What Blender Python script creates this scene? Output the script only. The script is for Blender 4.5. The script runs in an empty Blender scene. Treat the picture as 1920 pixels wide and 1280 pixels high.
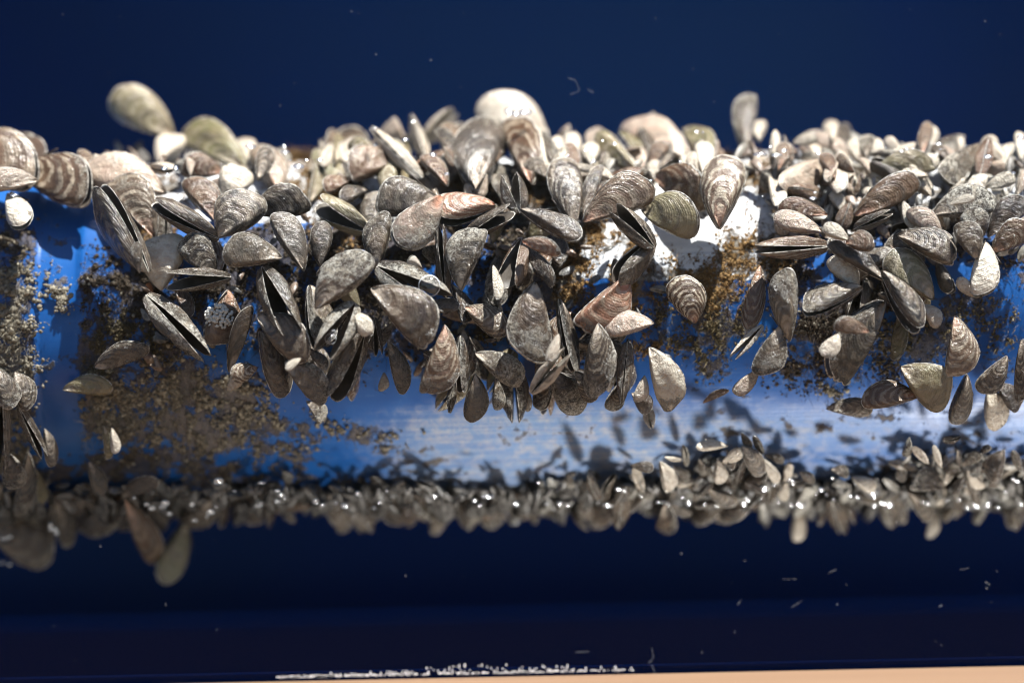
import bpy, math, random
import numpy as np
from mathutils import Vector, Matrix, noise

random.seed(7)
rng = np.random.default_rng(7)
scene = bpy.context.scene
COL = scene.collection

# ------------------------------------------------------------------ camera
R = 0.050                      # pipe radius: a 100 mm pipe
CAM = Vector((0.0, -0.85, -0.005))
ROLL = math.radians(-1.2)
cam_d = bpy.data.cameras.new('camera')
cam = bpy.data.objects.new('camera', cam_d)
COL.objects.link(cam)
cam.location = CAM
cam.rotation_euler = (Matrix.Rotation(math.radians(90), 4, 'X') @ Matrix.Rotation(ROLL, 4, 'Z')).to_euler()
cam_d.lens = 100.0
cam_d.sensor_width = 36.0
cam_d.clip_start = 0.05
cam_d.clip_end = 20.0
cam_d.dof.use_dof = True
cam_d.dof.focus_distance = 0.787
cam_d.dof.aperture_fstop = 3.3
scene.camera = cam
PX = 36.0 / 100.0 / 1920.0     # tangent of one photo pixel

# ------------------------------------------------------------------ sky, sun, lamp, exposure
SUN = Vector((0.27, -0.20, 0.94)).normalized()     # towards the sun: high, a little right and in front
world = bpy.data.worlds.new('World')
scene.world = world
world.use_nodes = True
wn, wl = world.node_tree.nodes, world.node_tree.links
sky = wn.new('ShaderNodeTexSky')
sky.sky_type = 'NISHITA'
sky.sun_disc = False
sky.sun_elevation = math.asin(SUN.z)
sky.sun_rotation = math.atan2(SUN.x, SUN.y)
wn['Background'].inputs['Strength'].default_value = 0.042
wl.new(sky.outputs[0], wn['Background'].inputs['Color'])
sun_d = bpy.data.lights.new('sun', 'SUN')
sun_d.energy = 5.0
sun_d.angle = math.radians(0.53)
sun_d.color = (1.0, 0.95, 0.87)
sun = bpy.data.objects.new('sun', sun_d)
COL.objects.link(sun)
sun.rotation_euler = SUN.to_track_quat('Z', 'Y').to_euler()
# sunlight thrown back up from below the case: a narrow beam on the underside of the pipe
beam_d = bpy.data.lights.new('low_beam', 'SPOT')
beam_d.energy = 10.0
beam_d.spot_size = math.radians(27)
beam_d.spot_blend = 0.45
beam_d.shadow_soft_size = 0.05
beam_d.color = (1.0, 0.96, 0.90)
beam = bpy.data.objects.new('low_beam', beam_d)
COL.objects.link(beam)
beam.location = (0.27, -0.215, -0.62)
beam.rotation_euler = (beam.location - Vector((0.086, -0.040, -0.028))).to_track_quat('Z', 'Y').to_euler()

vs = scene.view_settings
vs.view_transform = 'Standard'
vs.look = 'None'
vs.gamma = 1.0
vs.use_curve_mapping = False
vs.exposure = 1.55
scene.render.engine = 'CYCLES'
scene.cycles.use_denoising = True
scene.cycles.filter_width = 1.1
scene.cycles.max_bounces = 6
scene.cycles.transparent_max_bounces = 16
scene.cycles.caustics_reflective = False
scene.cycles.caustics_refractive = False

# ------------------------------------------------------------------ placing
ROT = Matrix.Rotation(math.radians(90), 3, 'X') @ Matrix.Rotation(ROLL, 3, 'Z')
def ray(x, y):
    return (ROT @ Vector(((x - 960) * PX, -(y - 640) * PX, -1.0))).normalized()
def at(x, y, off):
    """point where the line of sight through a photo point meets the pipe, off metres above its skin"""
    d = ray(x, y)
    a = d.y * d.y + d.z * d.z
    b = CAM.y * d.y + CAM.z * d.z
    c = CAM.y ** 2 + CAM.z ** 2 - (R + off) ** 2
    disc = b * b - a * c
    t = (-b - math.sqrt(disc)) / a if disc > 0 else -b / a
    return CAM + d * t
def at_plane(x, y, Y):
    d = ray(x, y)
    return CAM + d * ((Y - CAM.y) / d.y)
ROTN = np.array(ROT)
def project(P):
    q = (P - np.array(CAM)) @ ROTN
    return np.stack([960 - q[:, 0] / q[:, 2] / PX, 640 + q[:, 1] / q[:, 2] / PX], 1)

# ------------------------------------------------------------------ node helpers
class NT:
    def __init__(self, name):
        self.m = bpy.data.materials.new(name)
        self.m.use_nodes = True
        self.t = self.m.node_tree
        self.b = self.t.nodes['Principled BSDF']
        self.out = self.t.nodes['Material Output']
    def n(self, typ, **kw):
        nd = self.t.nodes.new(typ)
        for k, v in kw.items():
            setattr(nd, k, v)
        return nd
    def put(self, sock, v):
        if v is None:
            return
        if isinstance(v, bpy.types.NodeSocket):
            self.t.links.new(v, sock)
        elif isinstance(v, tuple) and len(v) == 3 and sock.type == 'RGBA':
            sock.default_value = (*v, 1)
        else:
            sock.default_value = v
    def math(self, op, a, b=None, c=None, clamp=False):
        nd = self.n('ShaderNodeMath', operation=op, use_clamp=clamp)
        for i, v in enumerate((a, b, c)):
            self.put(nd.inputs[i], v)
        return nd.outputs[0]
    def mix(self, f, a, b, blend='MIX'):
        nd = self.n('ShaderNodeMix', data_type='RGBA', blend_type=blend)
        self.put(nd.inputs[0], f); self.put(nd.inputs[6], a); self.put(nd.inputs[7], b)
        return nd.outputs[2]
    def noise(self, vec, scale, detail=4, rough=0.55, dist=0.0):
        nd = self.n('ShaderNodeTexNoise')
        self.put(nd.inputs['Vector'], vec)
        nd.inputs['Scale'].default_value = scale
        nd.inputs['Detail'].default_value = detail
        nd.inputs['Roughness'].default_value = rough
        nd.inputs['Distortion'].default_value = dist
        return nd.outputs['Fac']
    def step(self, v, lo, hi):
        nd = self.n('ShaderNodeMapRange', interpolation_type='SMOOTHSTEP')
        self.put(nd.inputs[0], v); self.put(nd.inputs[1], lo); self.put(nd.inputs[2], hi)
        return nd.outputs[0]
    def attr(self, name, typ='GEOMETRY', out='Fac'):
        return self.n('ShaderNodeAttribute', attribute_type=typ, attribute_name=name).outputs[out]
    def bump(self, h, strength, dist, normal=None):
        nd = self.n('ShaderNodeBump')
        nd.inputs['Strength'].default_value = strength
        nd.inputs['Distance'].default_value = dist
        self.put(nd.inputs['Height'], h)
        self.put(nd.inputs['Normal'], normal)
        return nd.outputs[0]
    def set(self, **kw):
        for k, v in kw.items():
            self.put(self.b.inputs[k.replace('_', ' ')], v)
        return self.m

def shell_material():
    g = NT('shell')
    uv = g.n('ShaderNodeSeparateXYZ'); g.put(uv.inputs[0], g.n('ShaderNodeUVMap', uv_map='growth').outputs[0])
    t, s = uv.outputs[0], uv.outputs[1]
    oi = g.n('ShaderNodeObjectInfo')
    seed = g.attr('seed', 'OBJECT')
    silt_p, stripe_p, pale_p = g.attr('silt', 'OBJECT'), g.attr('stripe', 'OBJECT'), g.attr('pale', 'OBJECT')
    off = g.n('ShaderNodeCombineXYZ'); g.put(off.inputs[0], g.math('MULTIPLY', seed, 37.0)); g.put(off.inputs[1], g.math('MULTIPLY', seed, 91.0))
    vadd = g.n('ShaderNodeVectorMath', operation='ADD')
    g.put(vadd.inputs[0], g.n('ShaderNodeTexCoord').outputs['Object']); g.put(vadd.inputs[1], off.outputs[0])
    P = vadd.outputs[0]
    n1 = g.noise(P, 3.2, 4, 0.6)
    n2 = g.noise(P, 9.0, 5, 0.65)
    n3 = g.noise(P, 24.0, 6, 0.78)
    # zigzag colour bands that follow the growth lines
    zig = g.math('ABSOLUTE', g.math('SUBTRACT', g.math('FRACT', g.math('MULTIPLY', s, 3.3)), 0.5))
    ph = g.math('ADD', g.math('MULTIPLY', t, g.math('ADD', 4.0, g.math('MULTIPLY', seed, 4.5))), g.math('ADD', g.math('MULTIPLY', zig, 0.8), g.math('MULTIPLY', n1, 2.2)))
    band = g.step(g.math('ADD', g.math('SINE', g.math('MULTIPLY', ph, 6.283)), g.math('MULTIPLY', g.math('SUBTRACT', n2, 0.5), 3.0)), -0.4, 0.9)
    band = g.math('MULTIPLY', band, stripe_p)
    tint = oi.outputs['Color']
    base = g.mix(g.step(n1, 0.35, 0.7), tint, g.mix(0.4, tint, (0.20, 0.135, 0.085)))
    base = g.mix(g.math('MULTIPLY', band, g.step(n2, 0.3, 0.55)), base, (0.52, 0.44, 0.33))
    # slow darker and paler growth zones
    zone = g.math('SINE', g.math('MULTIPLY', g.math('ADD', g.math('MULTIPLY', t, g.math('ADD', 1.2, g.math('MULTIPLY', seed, 2.6))), g.math('MULTIPLY', n1, 1.3)), 6.283))
    base = g.mix(g.math('MULTIPLY', g.step(zone, 0.2, 1.0), 0.45), base, (0.045, 0.034, 0.028))
    # fine growth lines
    fine = g.math('SINE', g.math('MULTIPLY', g.math('ADD', t, g.math('MULTIPLY', n1, 0.05)), 170.0))
    fine2 = g.math('SINE', g.math('MULTIPLY', g.math('ADD', t, g.math('MULTIPLY', n2, 0.03)), 71.0))
    lines = g.math('ADD', g.math('MULTIPLY', fine, 0.4), g.math('MULTIPLY', fine2, 0.6))
    base = g.mix(g.math('MULTIPLY', g.step(lines, 0.1, 0.9), g.math('MULTIPLY', g.step(n2, 0.35, 0.65), 0.4)), base, g.mix(0.6, base, (0.02, 0.016, 0.014)))
    # worn, bleached beak
    beak = g.step(g.math('ADD', t, g.math('MULTIPLY', n2, 0.5)), 0.62, 0.28)
    base = g.mix(g.math('MULTIPLY', beak, 0.6), base, g.mix(g.attr('red', 'OBJECT'), (0.52, 0.43, 0.34), (0.52, 0.15, 0.05)))
    base = g.mix(pale_p, base, g.mix(g.step(n2, 0.35, 0.65), (0.62, 0.56, 0.46), (0.46, 0.38, 0.30)))
    # grey silt settled on the shell
    cov = g.math('ADD', g.math('MULTIPLY', n1, 0.55), g.math('ADD', g.math('MULTIPLY', n2, 0.35), g.math('MULTIPLY', n3, 0.35)))
    cov = g.math('ADD', cov, g.math('MULTIPLY', g.math('SUBTRACT', t, 0.55), 0.30))
    thr = g.math('SUBTRACT', 1.05, g.math('MULTIPLY', silt_p, 0.55))
    cov = g.step(g.math('SUBTRACT', cov, thr), -0.03, 0.09)
    siltc = g.mix(g.step(n3, 0.40, 0.60), (0.085, 0.073, 0.058), (0.60, 0.56, 0.48))
    siltc = g.mix(g.math('MULTIPLY', g.step(n2, 0.45, 0.62), 0.6), siltc, (0.30, 0.24, 0.165))
    siltc = g.mix(g.math('MULTIPLY', g.step(lines, 0.2, 0.9), 0.25), siltc, (0.17, 0.15, 0.125))
    siltc = g.mix(g.step(g.noise(P, 42.0, 3, 0.6), 0.56, 0.66), siltc, (0.06, 0.05, 0.04))
    col = g.mix(g.math('MULTIPLY', cov, 0.92), base, siltc)
    rough = g.math('ADD', 0.16, g.math('MULTIPLY', cov, 0.5))
    b1 = g.bump(lines, 0.7, 0.00006)
    b2 = g.bump(g.math('ADD', n2, g.math('MULTIPLY', g.math('MULTIPLY', cov, n3), 1.4)), 0.9, 0.0008, b1)
    return g.set(Base_Color=col, Roughness=rough, Normal=b2, Specular_IOR_Level=0.5)

def inner_material():
    g = NT('shell_inside')
    P = g.n('ShaderNodeTexCoord').outputs['Object']
    n1 = g.noise(P, 5.0, 4)
    pale_p = g.attr('pale', 'OBJECT')
    col = g.mix(g.step(n1, 0.35, 0.7), (0.085, 0.070, 0.058), (0.030, 0.022, 0.017))
    col = g.mix(g.math('MULTIPLY', pale_p, 0.8), col, (0.50, 0.45, 0.37))
    return g.set(Base_Color=col, Roughness=0.35)

def rim_material():
    g = NT('shell_rim')
    n1 = g.noise(g.n('ShaderNodeTexCoord').outputs['Object'], 14.0, 3)
    return g.set(Base_Color=g.mix(g.step(n1, 0.35, 0.65), (0.06, 0.048, 0.040), (0.50, 0.46, 0.40)), Roughness=0.5)

M_SHELL, M_IN, M_RIM = shell_material(), inner_material(), rim_material()

# ------------------------------------------------------------------ the case round the pipe
def new_obj(name, me, parent=None, mats=()):
    o = bpy.data.objects.new(name, me)
    COL.objects.link(o)
    for m in mats:
        me.materials.append(m)
    if parent:
        o.parent = parent
    return o
def tag(o, label=None, cat=None, group=None, kind=None):
    for k, v in (('label', label), ('category', cat), ('group', group), ('kind', kind)):
        if v:
            o[k] = v
    return o
def box_mesh(name, x0, x1, y0, y1, z0, z1, bev=0.0):
    import bmesh
    bm = bmesh.new()
    bmesh.ops.create_cube(bm, size=1.0)
    for v in bm.verts:
        v.co = Vector(((x0 + x1) / 2 + v.co.x * (x1 - x0), (y0 + y1) / 2 + v.co.y * (y1 - y0), (z0 + z1) / 2 + v.co.z * (z1 - z0)))
    if bev:
        bmesh.ops.bevel(bm, geom=list(bm.edges), offset=bev, segments=2, affect='EDGES')
    me = bpy.data.meshes.new(name)
    bm.to_mesh(me); bm.free()
    return me
PANE_Y = -0.086
FLOOR = at_plane(960, 1262, PANE_Y).z
g = NT('navy_panel')
P = g.n('ShaderNodeTexCoord').outputs['Object']
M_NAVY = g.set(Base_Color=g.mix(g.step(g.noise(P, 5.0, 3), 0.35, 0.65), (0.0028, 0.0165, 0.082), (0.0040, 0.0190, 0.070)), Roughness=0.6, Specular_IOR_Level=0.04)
g = NT('dark_rail_and_shade')
M_RAIL_SHADE = g.set(Base_Color=(0.0003, 0.0022, 0.014), Roughness=0.7, Specular_IOR_Level=0.0)  # near-black navy, for the front rail and the painted shade strip
g = NT('clear_pane')
tr, gl, mx = g.n('ShaderNodeBsdfTransparent'), g.n('ShaderNodeBsdfGlossy'), g.n('ShaderNodeMixShader')
tr.inputs[0].default_value = (0.97, 0.985, 1.0, 1)
gl.inputs['Roughness'].default_value = 0.08
mx.inputs[0].default_value = 0.003
g.put(mx.inputs[1], tr.outputs[0]); g.put(mx.inputs[2], gl.outputs[0]); g.put(g.out.inputs[0], mx.outputs[0])
M_CLEAR = g.m
g = NT('dust_white')
M_DUST = g.set(Base_Color=(0.22, 0.25, 0.30), Roughness=0.7)
g = NT('chipped_white')
M_CHIP = g.set(Base_Color=(0.82, 0.83, 0.86), Roughness=0.6)
g = NT('tan_wood')
P = g.n('ShaderNodeTexCoord').outputs['Object']
mp = g.n('ShaderNodeMapping'); g.put(mp.inputs[0], P); mp.inputs['Scale'].default_value = (6, 60, 60)
M_WOOD = g.set(Base_Color=g.mix(g.noise(mp.outputs[0], 1.5, 4), (0.15, 0.090, 0.053), (0.195, 0.122, 0.073)), Roughness=0.6)

case = bpy.data.objects.new('display_case', None)
COL.objects.link(case)
case.location = (0, PANE_Y, FLOOR)
tag(case, 'navy blue display case with a scratched clear front pane around the pipe', 'display case')
def case_part(name, me, mats, kind=None, parent=None):
    o = new_obj(name, me, case if parent is None else parent, mats)
    if parent is None:
        o.matrix_parent_inverse = Matrix.Translation(-case.location)
    if kind:
        o['kind'] = kind
    return o
case_part('back_panel', box_mesh('back_panel', -0.36, 0.36, 0.13, 0.136, -0.30, 0.24), [M_NAVY])
case_part('added_shade_lid', box_mesh('added_shade_lid', -0.36, 0.36, 0.062, 0.13, 0.185, 0.190), [M_NAVY])  # unseen lid, added to keep direct sun off the back panel
case_part('bottom_shade_strip', box_mesh('bottom_shade_strip', -0.36, 0.36, 0.106, 0.1295, -0.30, FLOOR - 0.003, 0.002), [M_RAIL_SHADE])  # dark strip added at the back, its colour stands in for shade
pane = case_part('front_pane', box_mesh('front_pane', -0.30, 0.30, PANE_Y, PANE_Y + 0.003, FLOOR, 0.20), [M_CLEAR])
case_part('front_rail', box_mesh('front_rail', -0.36, 0.36, PANE_Y + 0.0035, PANE_Y + 0.007, FLOOR - 0.02, FLOOR + 0.0010, 0.0003), [M_RAIL_SHADE])
# the ledge the pane stands on
ledge = new_obj('wooden_ledge', box_mesh('wooden_ledge', -0.40, 0.40, PANE_Y - 0.16, PANE_Y + 0.0045, FLOOR - 0.03, FLOOR - 0.0012, 0.0004), None, [M_WOOD])
tag(ledge, kind='structure')

# unseen bench added below the frame so that its bounce lights the underside
g = NT('bounce_bench_top')
M_BOUNCE_BENCH = g.set(Base_Color=g.mix(g.noise(g.n('ShaderNodeTexCoord').outputs['Object'], 9, 4), (0.14, 0.14, 0.14), (0.18, 0.18, 0.175)), Roughness=0.7)
tag(new_obj('added_bounce_bench', box_mesh('added_bounce_bench', -1.6, 1.6, -1.5, 1.2, -0.70, -0.66), None, [M_BOUNCE_BENCH]), kind='structure')

def soup(name, V, F, mats, parent=None, smooth=False):
    me = bpy.data.meshes.new(name)
    me.from_pydata([tuple(v) for v in V], [], F)
    if smooth:
        me.polygons.foreach_set('use_smooth', [True] * len(me.polygons))
    return new_obj(name, me, parent, mats)

# specks and hairs stuck to the pane, and the chipped paint along its foot
V, F = [], []
def speck(x, y, r, Y, asp=1.0, ang=0.0):
    c = at_plane(x, y, Y)
    k = len(V); n = 6
    for i in range(n):
        a = i / n * 6.283
        rr = r * random.uniform(0.6, 1.2)
        p = (math.cos(a) * rr * asp, math.sin(a) * rr / asp)
        V.append((c.x + p[0] * math.cos(ang) - p[1] * math.sin(ang), Y + random.uniform(-1, 1) * r * 0.3, c.z + p[0] * math.sin(ang) + p[1] * math.cos(ang)))
    V.append((c.x, Y - r * 0.8, c.z)); V.append((c.x, Y + r * 0.8, c.z))
    for i in range(n):
        F.append((k + i, k + (i + 1) % n, k + n)); F.append((k + (i + 1) % n, k + i, k + n + 1))
for i in range(52):
    zone = random.random()
    x = random.uniform(20, 1900)
    y = random.uniform(10, 290) if zone < 0.45 else random.uniform(1010, 1240)
    if zone > 0.75:
        x = random.uniform(1350, 1900); y = random.uniform(1030, 1240)
    speck(x, y, random.choice((0.00009, 0.00012, 0.00017)), PANE_Y - 0.0003, random.uniform(1, 2.0), random.uniform(0, 3.1))
for (x0, y0, x1, y1) in ((1065, 147, 1078, 150), (1078, 150, 1087, 170), (1068, 178, 1086, 171), (1103, 168, 1112, 174),
                         (1222, 1214, 1226, 1234), (1216, 1242, 1222, 1236), (1222, 1246, 1229, 1262), (1466, 1085, 1494, 1085),
                         (1555, 1073, 1568, 1067), (1484, 1138, 1502, 1127), (1382, 1134, 1390, 1124), (1761, 1137, 1767, 1133),
                         (1080, 1222, 1102, 1221), (1800, 1068, 1816, 1064), (1848, 1090, 1856, 1096)):
    n = 7
    for i in range(n):
        f = (i + random.random()) / n
        speck(x0 + (x1 - x0) * f, y0 + (y1 - y0) * f, 0.00010, PANE_Y - 0.0003, 1.5, math.atan2(y0 - y1, x1 - x0))
o = soup('dust', V, F, [M_DUST], pane); o['kind'] = 'stuff'
V, F = [], []
for i in range(300):
    x = 525 + 680 * random.betavariate(1.6, 1.6)
    if random.random() < 0.25:
        x = random.uniform(520, 640)
    yb = 1283 - (x - 500) / 1420 * 33
    c = at_plane(x, yb, PANE_Y - 0.0006)
    dens = max(0.15, 1 - abs(x - 900) / 420)
    w = random.uniform(0.00015, 0.0005); h = random.uniform(0.00015, 0.0003 + 0.0016 * dens * random.random())
    if i % 3 == 0:
        w = random.uniform(0.0006, 0.0022); h = random.uniform(0.0002, 0.0005)
    zb = FLOOR + 0.0001 + (random.random() ** 2 * 0.0024 * dens if i % 3 else random.random() * 0.0003)
    k = len(V)
    ym = PANE_Y - 0.0002
    for dy in (-0.00025, 0.0):
        for (sx, sz) in ((-0.5, 0), (0.5, 0.1), (0.4, 1), (-0.35, 0.9)):
            V.append((c.x + sx * w, ym + dy, zb + sz * h))
    F += [(k, k + 1, k + 2, k + 3), (k + 5, k + 4, k + 7, k + 6), (k, k + 4, k + 5, k + 1), (k + 1, k + 5, k + 6, k + 2), (k + 2, k + 6, k + 7, k + 3), (k + 3, k + 7, k + 4, k)]
o = soup('chipped_paint', V, F, [M_CHIP], pane); o['kind'] = 'stuff'

# ------------------------------------------------------------------ the pipe
# patches of mud, algae and painted shade: x, y, half width, half height (photo), lumps, kind
PATCH = [(590, 340, 70, 40, 420, 'gold'), (640, 380, 50, 40, 260, 'gold'), (520, 300, 60, 20, 200, 'gold'), (960, 360, 90, 30, 200, 'gold'), (1420, 330, 60, 40, 220, 'gold'), (1620, 300, 160, 14, 200, 'gold'),
         (520, 470, 90, 55, 350, 'dark'), (620, 470, 70, 55, 300, 'dark'), (960, 470, 70, 70, 350, 'dark'), (1000, 560, 50, 60, 250, 'dark'), (560, 620, 90, 60, 300, 'dark'), (680, 560, 90, 60, 320, 'dark'), (1080, 640, 50, 60, 200, 'dark'),  # dark brown for mud and painted shade in the gaps between mussels
         (1390, 885, 80, 40, 350, 'dark'), (1270, 910, 110, 22, 260, 'dark'), (1810, 885, 110, 50, 450, 'dark'), (1600, 915, 160, 14, 300, 'dark'), (1100, 915, 130, 10, 200, 'dark'), (1480, 520, 50, 60, 220, 'dark'), (800, 420, 120, 50, 350, 'dark'),  # low dark patches paint the shadow behind the lower clusters
         (14, 560, 46, 120, 900, 'tan'), (20, 720, 50, 150, 1100, 'tan'), (30, 860, 50, 70, 300, 'tan'), (90, 560, 36, 30, 110, 'tan'), (112, 545, 22, 40, 80, 'tan'), (20, 460, 40, 40, 260, 'dark'),
         (190, 540, 45, 60, 420, 'dark'), (270, 545, 80, 60, 600, 'dark'), (220, 610, 70, 50, 420, 'olive'), (290, 650, 60, 60, 300, 'olive'), (190, 680, 40, 60, 240, 'olive'),
         (180, 760, 35, 60, 300, 'tan'), (270, 745, 90, 50, 650, 'tan'), (350, 725, 60, 50, 420, 'tan'), (230, 800, 80, 45, 420, 'tan'), (330, 790, 80, 40, 330, 'tan'), (430, 740, 70, 40, 260, 'tan'),
         (400, 830, 110, 25, 230, 'tan'), (480, 790, 80, 25, 170, 'tan'), (560, 800, 70, 22, 110, 'tan'), (240, 870, 100, 35, 350, 'grey'), (400, 880, 120, 25, 300, 'grey'), (520, 850, 70, 24, 90, 'tan'),
         (680, 815, 70, 12, 50, 'tan'), (730, 842, 30, 8, 24, 'tan'), (470, 900, 120, 20, 260, 'grey'), (700, 900, 160, 14, 160, 'grey'),
         (440, 540, 110, 70, 600, 'dark'), (600, 560, 110, 90, 500, 'dark'), (760, 470, 90, 60, 400, 'dark'), (700, 620, 120, 60, 260, 'dark'), (900, 610, 60, 45, 330, 'olive'), (850, 480, 70, 60, 300, 'dark'),
         (600, 320, 70, 50, 500, 'gold'), (560, 290, 60, 18, 260, 'gold'), (650, 420, 60, 50, 350, 'gold'), (300, 420, 40, 50, 250, 'gold'), (330, 340, 50, 50, 160, 'gold'),
         (1070, 520, 45, 60, 520, 'gold'), (1040, 480, 40, 50, 220, 'dark'), (1110, 440, 70, 35, 300, 'gold'), (1180, 540, 40, 50, 330, 'gold'), (1190, 480, 30, 40, 200, 'gold'), (1160, 600, 45, 35, 160, 'gold'),
         (1280, 520, 34, 40, 170, 'gold'), (1340, 540, 50, 50, 420, 'gold'), (1385, 470, 36, 60, 380, 'gold'), (1350, 600, 60, 40, 380, 'olive'), (1300, 640, 60, 40, 170, 'olive'), (1240, 600, 22, 60, 150, 'olive'), (1330, 680, 30, 30, 90, 'olive'), (1220, 650, 30, 20, 90, 'gold'),
         (1530, 600, 60, 70, 420, 'dark'), (1640, 540, 70, 60, 400, 'dark'), (1700, 640, 80, 60, 420, 'olive'), (1510, 690, 60, 40, 200, 'dark'), (1830, 590, 70, 50, 170, 'olive'), (1880, 620, 40, 60, 120, 'olive'), (1660, 700, 60, 40, 120, 'dark'), (1560, 730, 24, 22, 70, 'tan'),
         (1010, 380, 120, 50, 400, 'dark'), (1450, 470, 40, 50, 250, 'gold'), (1560, 420, 120, 50, 400, 'dark'), (1750, 430, 100, 50, 350, 'dark'), (1880, 480, 60, 50, 200, 'dark'), (900, 350, 140, 50, 380, 'gold'), (1400, 290, 60, 25, 200, 'gold')]
def gauss(x, y, cx, cy, rx, ry):
    return np.exp(-(((x - cx) / rx) ** 2 + ((y - cy) / ry) ** 2))
NX, NA = 520, 320
xs = np.linspace(-0.24, 0.24, NX)
an = np.linspace(0, 2 * math.pi, NA, endpoint=False)
XX, AA = np.meshgrid(xs, an, indexing='ij')
BAND0, BAND1 = at(64, 650, 0).x, at(146, 650, 0).x
rad = np.full_like(XX, R)
inb = 1 / (1 + np.exp(-(XX - BAND0) / 0.0002)) * 1 / (1 + np.exp((XX - BAND1) / 0.0002))
rad = rad - 0.0011 * inb
pts = np.stack([XX, -np.cos(AA) * rad, np.sin(AA) * rad], -1).reshape(-1, 3)
pf = pts.copy(); pf[:, 1] = -np.abs(pf[:, 1])               # the far half repeats the near half
q = project(pf); qx, qy = q[:, 0], q[:, 1]
mud = np.zeros(len(pts)); gold = np.zeros(len(pts))  # the mud mask also carries the painted shade patches
for (cx, cy, rx, ry, n_, k) in PATCH:
    gs = gauss(qx, qy, cx, cy, rx * 1.05, ry * 1.05) * (0.95 if n_ > 200 else 0.6)
    mud = np.maximum(mud, gs)
    if k in ('gold', 'tan'):
        gold = np.maximum(gold, gs)
mud *= 1 - 0.85 * inb.reshape(-1); 
def sm(v, lo, hi):
    t = np.clip((v - lo) / (hi - lo), 0, 1); return t * t * (3 - 2 * t)
# chalky scale along the top, silt film along the underside
scale = sm(qx, 1000, 1050) * (1 - sm(qx, 1440, 1500)) * (1 - sm(qy, 505, 545))
scale = np.maximum(scale, sm(qx, 150, 260) * (1 - sm(qy, 395, 440)))
scale = np.maximum(scale, 0.0 * qx)
film = sm(qx, 560, 840) * sm(qy, 700, 815) * (0.52 + 0.62 * gauss(qx, qy, 1050, 840, 340, 150))
film = np.maximum(film, 0.35 * sm(qx, 500, 700) * sm(qy, 840, 900))
faces = []
idx = np.arange(NX * NA).reshape(NX, NA)
a_, b_ = idx[:-1], idx[1:]
quads = np.stack([a_, b_, np.roll(b_, -1, 1), np.roll(a_, -1, 1)], -1).reshape(-1, 4)
me = bpy.data.meshes.new('pipe')
caps = [list(map(int, idx[0][::1])), list(map(int, idx[-1][::-1]))]
me.from_pydata(pts.tolist(), [], quads.tolist() + caps)
me.polygons.foreach_set('use_smooth', [True] * (len(quads)) + [False] * 2)
for nm, arr in (('mud', mud), ('gold', gold), ('scale', scale), ('film', film)):
    at_ = me.attributes.new(nm, 'FLOAT', 'POINT'); at_.data.foreach_set('value', arr.astype(np.float32))
g = NT('blue_pipe')
P = g.n('ShaderNodeTexCoord').outputs['Object']
nA, nB, nC = g.noise(P, 60, 5, 0.6), g.noise(P, 300, 5, 0.65), g.noise(P, 1500, 3, 0.6)
mp = g.n('ShaderNodeMapping'); g.put(mp.inputs[0], P); mp.inputs['Scale'].default_value = (40, 1600, 1600)
streak = g.noise(mp.outputs[0], 1.0, 3, 0.6)
base = g.mix(g.step(nA, 0.3, 0.7), (0.005, 0.066, 0.25), (0.010, 0.090, 0.31))
ragged = g.math('ADD', g.math('MULTIPLY', g.math('SUBTRACT', nA, 0.5), 1.3), g.math('MULTIPLY', g.math('SUBTRACT', nB, 0.5), 0.9))
fl = g.math('ADD', g.attr('film'), g.math('MULTIPLY', ragged, 0.55))
fl = g.math('MULTIPLY', g.step(fl, 0.10, 0.95), g.math('ADD', 0.45, g.math('MULTIPLY', nC, 0.7)))
fl = g.math('MULTIPLY', fl, g.math('ADD', 0.55, g.math('MULTIPLY', g.step(streak, 0.35, 0.65), 0.6)))
base = g.mix(g.math('MULTIPLY', fl, 0.74), base, g.mix(g.step(nB, 0.4, 0.65), (0.24, 0.33, 0.44), (0.47, 0.45, 0.40)))
scuff = g.math('MULTIPLY', g.step(g.noise(mp.outputs[0], 0.35, 4, 0.7), 0.58, 0.68), g.step(nA, 0.42, 0.6))
base = g.mix(g.math('MULTIPLY', scuff, 0.35), base, (0.22, 0.30, 0.40))
sc = g.step(g.math('ADD', g.attr('scale'), g.math('MULTIPLY', ragged, 0.8)), 0.47, 0.55)
scol = g.mix(g.step(streak, 0.35, 0.65), (0.50, 0.52, 0.55), (0.68, 0.68, 0.67))
base = g.mix(g.math('MULTIPLY', sc, 0.95), base, scol)
md = g.step(g.math('ADD', g.attr('mud'), g.math('MULTIPLY', ragged, 2.6)), 0.46, 0.70)
mcol = g.mix(g.step(nB, 0.35, 0.65), (0.030, 0.022, 0.014), (0.085, 0.062, 0.036))
mcol = g.mix(g.step(g.math('ADD', g.attr('gold'), g.math('MULTIPLY', ragged, 0.6)), 0.5, 0.8), mcol, g.mix(nC, (0.085, 0.065, 0.040), (0.22, 0.175, 0.11)))
base = g.mix(g.math('MULTIPLY', md, 0.85), base, mcol)
wear = g.math('MULTIPLY', g.step(nC, 0.66, 0.74), g.step(nA, 0.5, 0.6))
base = g.mix(g.math('MULTIPLY', wear, 0.6), base, (0.35, 0.36, 0.36))
rgh = g.math('ADD', 0.32, g.math('MULTIPLY', g.math('MAXIMUM', md, fl), 0.5))
hgt = g.math('ADD', g.math('MULTIPLY', md, g.math('ADD', nB, nC)), g.math('MULTIPLY', g.math('ADD', fl, sc), g.math('MULTIPLY', nC, 0.35)))
g.set(Base_Color=base, Roughness=rgh, Normal=g.bump(g.math('ADD', hgt, g.math('MULTIPLY', streak, 0.06)), 0.7, 0.0007), Specular_IOR_Level=0.4)
pipe = tag(new_obj('blue_pipe', me, None, [g.m]), 'thick blue plastic pipe crusted with mud and mussels, lying across the case', 'pipe')

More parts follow.
